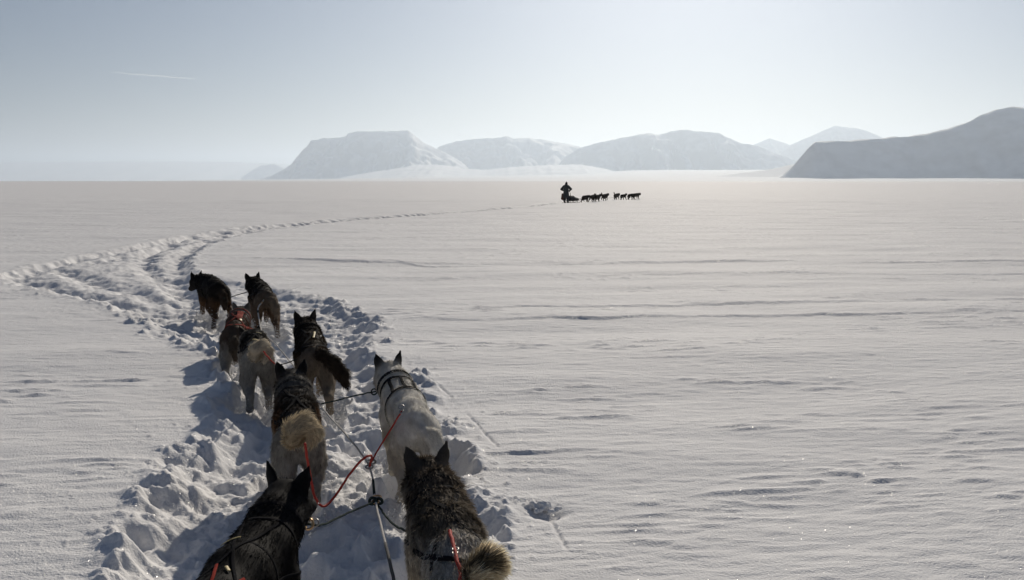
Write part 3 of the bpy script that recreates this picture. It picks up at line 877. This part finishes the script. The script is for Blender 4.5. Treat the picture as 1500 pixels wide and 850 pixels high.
def poly_mesh(name, V, F):
    """faces given as quads, degenerate quads become triangles"""
    me = bpy.data.meshes.new(name)
    fs = []
    for f in F:
        g = []
        for i in f:
            i = int(i)
            if i not in g: g.append(i)
        if len(g) >= 3: fs.append(g)
    me.from_pydata([tuple(map(float, v)) for v in V], [], fs); me.update()
    me.polygons.foreach_set('use_smooth', [True] * len(me.polygons))
    return me
def ring_mesh(c, ax, R_, r_, n=20, m=8):
    c = Vector(c); ax = Vector(ax).normalized(); u = ax.orthogonal().normalized(); w = ax.cross(u); V = []; F = []
    for i in range(n):
        a = 2 * math.pi * i / n; d = u * math.cos(a) + w * math.sin(a)
        for k in range(m):
            b = 2 * math.pi * k / m; V.append(tuple(c + d * (R_ + r_ * math.cos(b)) + ax * (r_ * math.sin(b))))
    for i in range(n):
        for k in range(m):
            F.append((i * m + k, ((i + 1) % n) * m + k, ((i + 1) % n) * m + (k + 1) % m, i * m + (k + 1) % m))
    return np.array(V), np.array(F)

HARNESS = {
    'xback': [([(.33, -150), (.34, -90), (.33, -30), (.30, 0), (.33, 30), (.34, 90), (.33, 150)], .030),
              ([(.30, -25), (.12, -12), (-.05, 8), (-.22, 40), (-.28, 62)], .024), ([(.30, 25), (.12, 12), (-.05, -8), (-.22, -40), (-.28, -62)], .024),
              ([(.30, -110), (.1, -92), (-.12, -70), (-.28, -40), (-.40, -6)], .026), ([(.30, 110), (.1, 92), (-.12, 70), (-.28, 40), (-.40, 6)], .026),
              ([(.10, -170), (.10, -92), (.10, 0), (.10, 92), (.10, 170)], .028)],
    'hback': [([(.34, -150), (.35, -90), (.34, -30), (.32, 0), (.34, 30), (.35, 90), (.34, 150)], .034),
              ([(.08, -172), (.08, -95), (.06, -40), (.05, 0), (.06, 40), (.08, 95), (.08, 172)], .036),
              ([(.32, -28), (.20, -30), (.06, -34)], .026), ([(.32, 30), (.20, 32), (.06, 34)], .026), ([(.33, 0), (.2, 0), (.06, 0)], .022)],
}
def dog(key, label, p, h, strands, harness='xback', hmat=None, col=None, collar=None, bits=(), seed=1, group='sled dogs of the near team'):
    x, y, z, hd = DOGS[key]
    root = empty('sled_dog', (x, y, z), hd)
    s = p.get('scale', 1.0); root.scale = (s, s, s)
    tag(root, label, 'dog', group)
    o, bvh, q, M, hb = build_body('dog_body', p, root, col, h, strands, seed)
    sh = np.array([p.get('bend', 0.) * .16, .30, .56])
    off = p.get('hoff', .009)
    c = link('collar', poly_mesh('collar', *neck_loop(bvh, hb, sh, .52, .028, off=off)), collar or M_BLACKWEB, root)
    pr = [strap_mesh(bvh, p, pa, w * p.get('strapw', 1.), off=off) for pa, w in HARNESS[harness]]
    hn = link('harness', poly_mesh('harness', *merge([a for a in pr if a is not None])), hmat or M_BLACKWEB, root)
    for i, (path, w, mt, nm) in enumerate(bits):
        sm = strap_mesh(bvh, p, path, w, .004, off + .005)
        if sm is not None: link(nm, poly_mesh(nm, *sm), mt, hn)
    Mw = Matrix.Translation((x, y, z)) @ Matrix.Rotation(hd, 4, 'Z') @ Matrix.Scale(s, 4)
    ear = [project(Mw @ Vector(pp.b)) for pp in q if pp.reg == EAR][1::2]
    print("DOG", key, 'ears', [tuple(round(v) for v in e) for e in ear], 'rump', tuple(round(v) for v in project(Mw @ Vector((0, -.5, .55)))), 'feet', tuple(round(v) for v in project(Mw @ Vector((0, -.46, 0)))))
    return Mw

POSE = {
    'A': dict(strapw=.6, hoff=.004, yaw=-.34, pitch=-.25, head=(.03, .60, .665), tail=TAILS['down'], gait=.6, bend=.12, wide=1.03, ear_spread=.012, hairw=.0026, furlen=.62, tip=1.6),
    'B': dict(yaw=.12, pitch=-.25, head=(-.02, .58, .66), tail=TAILS['side_right'], gait=2.4, wide=1.10, furlen=1.2, hairw=.003, tip=1.9),
    'C': dict(yaw=.10, pitch=-.22, head=(-.02, .59, .665), tail=TAILS['curl_ball'], gait=.9, wide=1.0, furlen=1.05, hairw=.0032),
    'D': dict(yaw=.30, pitch=-.22, head=(-.04, .58, .67), tail=TAILS['down_right'], gait=-1.2, wide=1.0, furlen=.7, hairw=.003, tip=1.05),
    'E': dict(scale=.95, yaw=.15, pitch=-.5, head=(-.02, .60, .53), tail=TAILS['curl_ball'], gait=2.2, wide=1.04, furlen=.9, hairw=.004),
    'F': dict(yaw=.18, pitch=-.22, head=(-.02, .58, .67), tail=TAILS['out_right'], gait=-.9, wide=.98, furlen=.85, hairw=.004),
    'G': dict(scale=.93, yaw=-.25, pitch=-.3, head=(.02, .58, .62), tail=TAILS['down'], gait=1.5, wide=.92, ear_back=.05, furlen=.9, hairw=.005),
    'H': dict(yaw=.55, pitch=-.45, head=(-.09, .57, .58), tail=TAILS['down'], gait=.4, wide=1.06, ear_back=.06, splay=.06, furlen=.9, hairw=.005),
    'I': dict(yaw=.25, pitch=-.3, head=(-.05, .57, .635), tail=TAILS['down_right'], gait=3.4, wide=1.0, splay=.05, furlen=.9, hairw=.005),
}
TW = {}
TW['A'] = dog('A', 'black sled dog in a dark harness, nearest on the left of the team', POSE['A'], .0095, 60000, 'xback', M_BLACKWEB, COATS['A'],
    bits=[([(.12, -35), (.13, -5)], .012, M_TANWEB, 'reflective_strip'), ([(-.10, 6), (-.13, 14)], .014, M_TANWEB, 'reflective_strip'),
          ([(-.08, -10), (-.2, 2), (-.36, 8)], .013, M_REDWEB, 'red_strap'), ([(-.12, 38), (-.26, 26), (-.38, 12)], .013, M_REDWEB, 'red_strap')], seed=101)
TW['B'] = dog('B', 'thick furred grey and cream sled dog, nearest on the right, bushy tail swung sideways', POSE['B'], .0095, 80000, 'xback', M_BLACKWEB, COATS['B'], seed=102)
TW['C'] = dog('C', 'dark saddled sled dog with round cream tail, ahead of the nearest black dog', POSE['C'], .011, 50000, 'xback', M_BLACKWEB, COATS['C'], seed=103)
TW['D'] = dog('D', 'white sled dog with black ears and black shoulder harness', POSE['D'], .011, 50000, 'hback', M_BLACKWEB, COATS['D'], seed=104)
TW['E'] = dog('E', 'pale rumped sled dog, head hidden, running behind the red harness', POSE['E'], .012, 34000, 'xback', M_BLACKWEB, COATS['E'],
    bits=[([(.12, 5), (.1, 22)], .02, M_TANWEB, 'reflective_strip'), ([(-.2, -10), (-.26, 8), (-.24, 26)], .022, M_TANWEB, 'reflective_strip')], seed=105)
TW['F'] = dog('F', 'dark brown sled dog with its thick tail hanging out to the right', POSE['F'], .012, 34000, 'xback', M_BLACKWEB, COATS['F'],
    bits=[([(.16, 12), (.02, 8), (-.1, 2)], .018, M_TANWEB, 'reflective_strip')], seed=106)
TW['G'] = dog('G', 'grey headed sled dog wearing a red harness, behind the left leader', POSE['G'], .013, 20000, 'xback', M_MAROON, COATS['G'],
    collar=M_MAROON, bits=[([(.3, 10), (.12, 14), (-.05, 12)], .07, M_MAROON, 'wide_strap'), ([(-.05, 22), (-.14, 25)], .03, M_TANWEB, 'reflective_strip')], seed=107)
TW['H'] = dog('H', 'black lead dog at the front left of the team, head low and turned left', POSE['H'], .013, 20000, 'xback', M_BLACKWEB, COATS['H'], seed=108)
TW['I'] = dog('I', 'black lead dog with brown hind legs at the front right of the team', POSE['I'], .013, 20000, 'xback', M_BLACKWEB, COATS['I'], seed=109)

# ------------------------------------------------------------------ lines between the dogs
def rope(name, label, cat, pts, r, mat, group=None, sub=10, wob=.004, bands=None):
    path = smooth_path(pts, sub)
    path = [q + Vector((mnoise.noise((i * .35, 1, 0)), mnoise.noise((i * .35, 5, 0)), mnoise.noise((i * .35, 9, 0)))) * wob for i, q in enumerate(path)]
    root = empty(name, path[0]); tag(root, label, cat, group)
    off = Vector(path[0])
    link('rope', poly_mesh('rope', *tube([q - off for q in path], r)), mat, root)
    if bands:
        for a, b, m2 in bands:
            k0 = int(a * (len(path) - 1)); k1 = max(k0 + 2, int(b * (len(path) - 1)))
            link('sleeve', poly_mesh('sleeve', *tube([q - off for q in path[k0:k1 + 1]], r * 1.25)), m2, root)
    return root, path
def snap(parent, at, ax, mat=M_STEEL, s=1.0):
    """a small bolt snap: ring eye, swivel and hook"""
    at = Vector(at) - Vector(parent.location); ax = Vector(ax).normalized()
    side = ax.cross(Vector((0, -1, .4))).normalized()
    parts = [ring_mesh(at, ax.cross(side), .016 * s, .0045 * s), ring_mesh(at + ax * .045 * s, ax.cross(side), .019 * s, .005 * s),
             tube([at + ax * .014 * s, at + ax * .03 * s], .008 * s)]
    link('snap_hook', poly_mesh('snap_hook', *merge(parts)), mat, parent)
V3 = lambda k, v: TW[k] @ Vector(v)
knot = P(550, 735, .12); clip = P(541, 684, .14)
gl, gp = rope('gang_line', 'long white and grey cable running back along the middle of the team', 'gang line',
    [P(600, 960, .22), P(577, 850, .18), P(563, 790, .15), knot, clip, P(512, 643, .12), P(474, 600, .12), P(448, 560, .10), P(425, 530, .10), P(404, 505, .10), P(383, 488, .12)], .0065, M_ROPEW,
    bands=[(.0, .19, M_CABLE), (.32, .36, M_ROPEB)])
snap(gl, knot, (0, 1, .1), M_BRASS, 1.2); snap(gl, clip, (.05, 1, .2), M_STEEL, 1.4)
link('knot', poly_mesh('knot', *merge([ring_mesh(Vector(knot) - Vector(gl.location) + Vector((dx, dy, 0)), ax, .018, .009) for dx, dy, ax in ((0, 0, (1, .3, 0)), (.02, .01, (.2, 1, .3)), (-.02, .01, (.3, 1, -.5)))])), M_ROPEB, gl)

TUG = 'tug lines of the near team'; NKG = 'neck lines of the near team'
def ringpt(k, y=-.40, z=.70): return V3(k, (0, y, z))
dpt = P(588, 603, .56)
t1, p1 = rope('tug_line', 'straight red tug line from the white dog down to the gang line clip', 'tug line', [dpt, P(570, 633, .36), P(552, 662, .2), clip], .0055, M_ROPER, TUG, wob=.002)
snap(t1, dpt, Vector(P(588, 590, .6)) - Vector(dpt), M_STEEL, .8)
t2, p2 = rope('tug_line', 'slack red tug line looping left from the gang line clip', 'tug line',
    [clip, P(544, 668, .26), P(530, 674, .26), P(510, 698, .16), P(490, 728, .05), P(474, 742, .02), P(462, 730, .10), P(456, 705, .25), P(450, 672, .42), P(447, 650, .52)], .0075, M_ROPER, TUG)
t3, p3 = rope('tug_line', 'red tug line with a steel snap over the nearest grey dog\'s rump', 'tug line', [V3('B', (-.03, -.16, .70)), V3('B', (-.035, -.28, .70)), V3('B', (-.04, -.40, .685)), V3('B', (-.045, -.49, .64)), P(640, 960, .34), P(618, 1010, .24)], .0075, M_ROPER, TUG)
snap(t3, V3('B', (-.04, -.36, .695)), (0, 1, .1), M_STEEL, .62)
t4, p4 = rope('tug_line', 'white and pink tug line hanging down behind the brown dog', 'tug line', [P(470, 492, .50), P(461, 512, .42), P(459, 535, .30), P(455, 560, .18), P(462, 590, .1), P(474, 602, .1)], .0065, M_ROPEW, TUG,
    bands=[(.25, .42, M_ROPER)])
t5, p5 = rope('tug_line', 'white knotted tug line hanging behind the right lead dog', 'tug line', [P(394, 424, .48), P(386, 440, .36), P(378, 452, .28), P(380, 470, .16), P(383, 489, .12)], .0085, M_ROPEW, TUG, bands=[(.3, .36, M_BRASS), (.55, .62, M_ROPEB)])
t6, p6 = rope('tug_line', 'short dark red tug line beside the pale grey rump', 'tug line', [P(386, 515, .55), P(396, 527, .40), P(404, 534, .25), P(410, 536, .12)], .0065, M_ROPER, TUG)
nkA = P(452, 768, .30)
k1, q1 = rope('neck_line', 'dark green neck line from the knot to the black dog', 'neck line', [knot, P(525, 745, .14), P(498, 757, .18), P(472, 769, .24), nkA], .006, M_ROPEB, NKG)
snap(k1, nkA, (-1, .3, .1), M_BRASS, 1.5); snap(k1, P(462, 766, .28), (-1, .5, .3), M_STEEL, 1.1)
k2, q2 = rope('neck_line', 'dark slack neck line from the knot to the grey dog', 'neck line', [knot, P(562, 752, .1), P(574, 766, .14), P(588, 775, .24), P(606, 780, .34)], .006, M_ROPEB, NKG)
k3, q3 = rope('neck_line', 'dark neck line from the gang line to the white dog\'s collar', 'neck line', [P(470, 592, .12), P(492, 587, .16), P(515, 581, .22), P(538, 576, .30), P(558, 572, .36)], .006, M_ROPEB, NKG)
snap(k3, P(548, 574, .33), (1, -.1, .2), M_ROPEB, 1.4)
k4, q4 = rope('neck_line', 'dark neck line from the brown dog across to the pale rumped dog', 'neck line', [P(408, 535, .12), P(420, 532, .18), P(436, 526, .28)], .0055, M_ROPEB, NKG)
k5, q5 = rope('neck_line', 'short dark neck line showing between the two lead dogs', 'neck line', [P(327, 437, .30), P(336, 436, .18), P(345, 433, .24), P(362, 428, .36)], .007, M_ROPEB, NKG)

# ------------------------------------------------------------------ small snow things
def clump():
    parts = []; rs = np.random.default_rng(5)
    for i in range(26):
        a = rs.uniform(0, 2 * math.pi); d = rs.uniform(0, .085)
        r = rs.uniform(.010, .026) * (1.2 - d * 5)
        c = np.array([d * math.cos(a) * 1.35, d * math.sin(a), .006 + rs.uniform(0, .025) * (1 - d * 8)])
        parts.append(Prim(c, c + rs.normal(size=3) * np.array([.02, .02, .006]), max(.010, r), max(.008, r * .8), 0, k=.010))
    V, F = solid(parts, .006, .03)
    V = V + vert_normals(V, F) * (.006 * n3(V / .02, 3) + .003 * n3(V / .009, 4))[:, None]
    o = link('snow_clump', make_mesh('snow_clump', V, F), M_SNOW)
    o.location = (CLUMP[0], CLUMP[1] + .03, gz(CLUMP[0], CLUMP[1] + .03) + .012)
    tag(o, 'small broken clump of snow lying on the smooth crust right of the team', 'snow clump')
clump()
def powder():
    rs = np.random.default_rng(9); V = []; F = []
    for k, cnt in zip('HIGEFCD', (9000, 9000, 6000, 5000, 5000, 3000, 3000)):
        x, y, z, hd = DOGS[k]
        for leg, (lx, ly) in enumerate(((-.13, -.5), (.13, -.5), (-.12, .3), (.12, .3))):
            c = TW[k] @ Vector((lx, ly - .06, .07))
            n = cnt // 4
            pts = rs.normal(size=(n, 3)) * np.array([.07, .12, .07]) + np.array(c); pts[:, 2] = np.maximum(pts[:, 2], c.z - .06)
            sz = rs.exponential(.003, n) + .0015
            for p_, s_ in zip(pts, sz):
                b = len(V); s_ = min(s_, .012)
                d = rs.normal(size=(4, 3)); d /= np.linalg.norm(d, axis=1)[:, None]
                for q in d: V.append(p_ + q * s_)
                F += [(b, b + 1, b + 2), (b, b + 3, b + 1), (b, b + 2, b + 3), (b + 1, b + 3, b + 2)]
    m = material('powder_snow', (.85, .85, .86), .8)
    pn = m.node_tree.nodes; pt = pn.new('ShaderNodeBsdfTranslucent'); pt.inputs[0].default_value = (.9, .9, .9, 1); pm = pn.new('ShaderNodeMixShader')
    m.node_tree.links.new(pn['Principled BSDF'].outputs[0], pm.inputs[1]); m.node_tree.links.new(pt.outputs[0], pm.inputs[2]); m.node_tree.links.new(pm.outputs[0], pn['Material Output'].inputs[0])
    tag(link('kicked_snow', make_mesh('kicked_snow', np.array(V), np.array(F)), m), kind='stuff')
powder()

# ------------------------------------------------------------------ the team ahead
SLED_D = P(834, 297)
def body_mesh(name, prims, h, mat, parent):
    V, F = solid(prims, h); return link(name, make_mesh(name, V, F), mat, parent)
def box(c, s, rot=None, bev=.0):
    c = np.array(c, float); s = np.array(s, float) / 2
    V = np.array([(x, y, z) for x in (-1, 1) for y in (-1, 1) for z in (-1, 1)], float) * s
    if rot is not None: V = V @ np.array(rot).T
    return V + c, np.array([(0, 1, 3, 2), (4, 6, 7, 5), (0, 4, 5, 1), (2, 3, 7, 6), (0, 2, 6, 4), (1, 5, 7, 3)])
def far_team():
    hd = R(-38)
    sx, sy = SLED_D[0], SLED_D[1]
    z0 = gz(sx, sy) - .01
    # sled, local +Y forward
    sl = empty('dog_sled', (sx, sy, z0), hd)
    tag(sl, 'dark wooden dog sled with a packed cargo bag, far out on the snow plain', 'sled')
    for s in (-1, 1):
        pts = smooth_path([(.26 * s, -.75, .02), (.26 * s, 0, .02), (.26 * s, .9, .02), (.25 * s, 1.35, .05), (.23 * s, 1.62, .22), (.2 * s, 1.6, .34)], 6)
        link('runner', poly_mesh('runner', *tube(pts, .022, 6)), M_PLASTIC, sl)
        for yy, top in ((-.15, .85), (.35, .36), (.95, .34)):
            link('stanchion', poly_mesh('stanchion', *tube([(.26 * s, yy, .02), (.25 * s, yy - .08 * (top > .5), top)], .018, 6)), M_WOOD, sl)
        link('side_rail', poly_mesh('side_rail', *tube(smooth_path([(.25 * s, -.22, .5), (.26 * s, .35, .36), (.25 * s, 1.0, .33), (.2 * s, 1.55, .32)], 5), .016, 6)), M_WOOD, sl)
    link('handlebar', poly_mesh('handlebar', *tube(smooth_path([(-.26, -.15, .55), (-.25, -.26, .92), (-.15, -.32, 1.02), (.15, -.32, 1.02), (.25, -.26, .92), (.26, -.15, .55)], 6), .018, 6)), M_WOOD, sl)
    link('brush_bow', poly_mesh('brush_bow', *tube(smooth_path([(-.24, 1.45, .3), (-.12, 1.78, .33), (.12, 1.78, .33), (.24, 1.45, .3)], 6), .02, 6)), M_WOOD, sl)
    link('bed_slats', poly_mesh('bed_slats', *merge([box((x, .6, .2), (.07, 1.7, .02)) for x in (-.2, -.1, 0, .1, .2)])), M_WOOD, sl)
    body_mesh('cargo_bag', [Prim((0, -.05, .40), (0, .5, .42), .25, .23, 0, k=.08), Prim((0, .5, .36), (0, 1.35, .30), .22, .12, 0, k=.08), Prim((-.12, .1, .45), (.12, .1, .45), .14, .14, 0, k=.08)], .03, M_BAGC, sl)
    bp = empty('backpack', (sl.matrix_basis @ Vector((-.30, -.62, .30))), hd + .3)
    tag(bp, 'reddish brown pack hanging at the back of the far sled behind the musher', 'backpack')
    body_mesh('bag_body', [Prim((0, 0, .10), (0, 0, .46), .15, .11, 0, k=.06), Prim((-.07, -.10, .12), (.07, -.10, .12), .07, .07, 0, k=.05)], .025, M_BROWN, bp)
    link('shoulder_strap', poly_mesh('shoulder_strap', *merge([tube(smooth_path([(.06 * s, .10, .46), (.07 * s, .18, .34), (.07 * s, .13, .1)], 5), .012, 6) for s in (-1, 1)])), M_BAGC, bp)
    # musher standing on the runners
    pe = empty('person', tuple(sl.matrix_basis @ Vector((0, -.52, .045))), hd + R(6))
    tag(pe, 'person in a dark hooded parka standing on the runners of the far sled', 'person')
    FT = [(s, np.array([.17 * s, -.02, .06]), np.array([.155 * s, .06, .50]), np.array([.115 * s, -.02, .93])) for s in (-1, 1)]
    AR = {-1: [(-.22, -.02, 1.42), (-.42, -.10, 1.18), (-.24, .15, 1.02)], 1: [(.22, -.02, 1.42), (.46, .02, 1.2), (.24, .17, 1.02)]}
    b = [Prim((0, -.02, .95), (0, .0, 1.15), .15, .13, 0, k=.05, sq=(np.array([0, 1., 0]), 1.3)), Prim((0, 0, 1.15), (0, .02, 1.38), .14, .16, 0, k=.05, sq=(np.array([0, 1., 0]), 1.3)),
         Prim((0, .01, 1.42), (0, .03, 1.55), .06, .055, 0, k=.03), Prim((0, .04, 1.64), (0, .06, 1.69), .085, .092, 0, k=.02), Prim((0, .12, 1.60), (0, .11, 1.58), .04, .035, 0, k=.03),
         Prim((0, .145, 1.66), (0, .165, 1.635), .010, .016, 0, k=.01), Prim((-.09, .04, 1.65), (-.095, .03, 1.67), .016, .016, 0, k=.01), Prim((.09, .04, 1.65), (.095, .03, 1.67), .016, .016, 0, k=.01)]
    for s, ft, kn, hp in FT:
        b += [Prim(hp, kn, .09, .062, 0, k=.04), Prim(kn, ft, .058, .042, 0, k=.02), Prim(ft, ft + [0, .17, -.02], .045, .032, 0, k=.02)]
        a = [np.array(v) for v in AR[s]]
        b += [Prim(a[0], a[1], .055, .045, 0, k=.04), Prim(a[1], a[2], .043, .03, 0, k=.02), Prim(a[2], a[2] + [-.01 * s, .06, 0], .036, .03, 0, k=.015)]
        for i in range(4):
            k0 = a[2] + np.array([(-.03 + .02 * i) * 1., .07, .012]); b.append(Prim(k0, k0 + [0, .04, -.012], .0105, .010, 0, k=.006)); b.append(Prim(k0 + [0, .04, -.012], k0 + [0, .028, -.045], .010, .009, 0, k=.006))
        b.append(Prim(a[2] + [-.03 * s, .03, 0], a[2] + [-.05 * s, .06, -.03], .013, .010, 0, k=.008))
    body_mesh('body', b, .012, M_SKIN, pe)
    j = [Prim((0, -.02, .62), (0, 0, 1.12), .28, .225, 0, k=.06, sq=(np.array([0, 1., 0]), 1.25)), Prim((0, 0, 1.12), (0, .02, 1.38), .225, .235, 0, k=.06, sq=(np.array([0, 1., 0]), 1.25)), Prim((-.17, 0, 1.42), (.17, 0, 1.42), .105, .105, 0, k=.06),
         Prim((0, -.06, 1.50), (0, -.03, 1.56), .13, .125, 0, k=.05)]
    for s in (-1, 1):
        a = [np.array(v) for v in AR[s]]; j += [Prim(a[0], a[1], .125, .105, 0, k=.05), Prim(a[1], a[1] + (a[2] - a[1]) * .86, .105, .07, 0, k=.03)]
    body_mesh('parka', j, .018, M_PARKA, pe)
    body_mesh('trousers', [Prim(hp, kn, .14, .125, 0, k=.05) for s, ft, kn, hp in FT] + [Prim(kn, ft + [0, 0, .14], .125, .11, 0, k=.03) for s, ft, kn, hp in FT], .018, M_TROUS, pe)
    for s, ft, kn, hp in FT:
        body_mesh('boot', [Prim(ft + [0, 0, .18], ft + [0, 0, .0], .075, .062, 0, k=.03), Prim(ft + [0, 0, -.005], ft + [0, .19, -.015], .058, .045, 0, k=.03)], .016, M_TROUS, pe)
        a = [np.array(v) for v in AR[s]]
        body_mesh('mitten', [Prim(a[2], a[2] + [-.01 * s, .09, .0], .052, .05, 0, k=.02), Prim(a[2] + [-.03 * s, .02, 0], a[2] + [-.07 * s, .05, -.01], .024, .02, 0, k=.02)], .014, M_TROUS, pe)
    body_mesh('hat', [Prim((0, .02, 1.69), (0, .05, 1.735), .108, .095, 0, k=.02), Prim((-.1, .03, 1.66), (-.1, .04, 1.62), .035, .03, 0, k=.02), Prim((.1, .03, 1.66), (.1, .04, 1.62), .035, .03, 0, k=.02), Prim((0, .05, 1.83), (0, .05, 1.835), .035, .035, 0, k=.02)], .014, M_HAT, pe)
    # its dogs, running to the right
    spots = [(857.5, 296.3, 'rearmost far dog, close in front of the far sled', 'down', .3, 0), (868, 296, 'far dog with its tail down, second in front of the far sled', 'down', 1.4, 1),
             (874.5, 295.8, 'far dog holding its head high, overlapping the one behind it', 'down', 2.2, 1), (886, 294.8, 'far dog lunging forward with a raised tail, near the middle of its team', 'up', 3.0, 2),
             (903, 293.4, 'far dog with tail lifted high, at the head of the middle pair', 'up', 3.8, 0), (913, 293.2, 'small far dog just ahead of the one with its tail lifted', 'down', 4.6, 1),
             (925, 292.6, 'second foremost dog of the far team', 'down', 5.2, 0), (932, 292.2, 'foremost dog leading the far team', 'down', 6.0, 0)]
    far_coats = [coat((.035, .032, .03), (.06, .05, .04), (.06, .05, .04), (.08, .065, .05), DBR, DBR, DBR), coat((.06, .05, .04), (.10, .085, .07), (.09, .075, .06), (.12, .10, .08), DBR, DBR, (.08, .07, .055)), coat((.04, .036, .03), (.07, .06, .05), DBR, (.08, .065, .05), DBR, DBR, DBR)]
    heads = [dict(head=(0, .62, .60), pitch=-.35), dict(head=(0, .58, .68), pitch=-.1), dict(head=(0, .60, .64), pitch=-.2)]
    pts = []
    for i, (px, py, lab, tl, g, hs) in enumerate(spots):
        w = P(px, py); hdg = R(-36 if i < 6 else -50) + .12 * math.sin(i * 2.1)
        DOGS['far%d' % i] = (w[0], w[1], gz(w[0], w[1]) - .035, hdg)
        pts.append(w)
        po = dict(tail=TAILS[tl], gait=g, stride=.18, hairw=.012, furlen=.9, scale=.98 if i != 5 else .86, **heads[hs])
        TW['far%d' % i] = dog('far%d' % i, lab, po, .024, 2500, 'xback', M_BLACKWEB, far_coats[i % 3], seed=300 + i, group='dogs of the far team')
    front = sl.matrix_basis @ Vector((0, 1.78, .33))
    rope('gang_line', 'thin line from the far sled forward through its dogs', 'gang line', [front] + [np.array([w[0], w[1], .28]) for w in (pts[0], (pts[1] + pts[2]) / 2, pts[3], (pts[4] + pts[5]) / 2, pts[7])], .008, M_ROPEB)
far_team()
print('done')
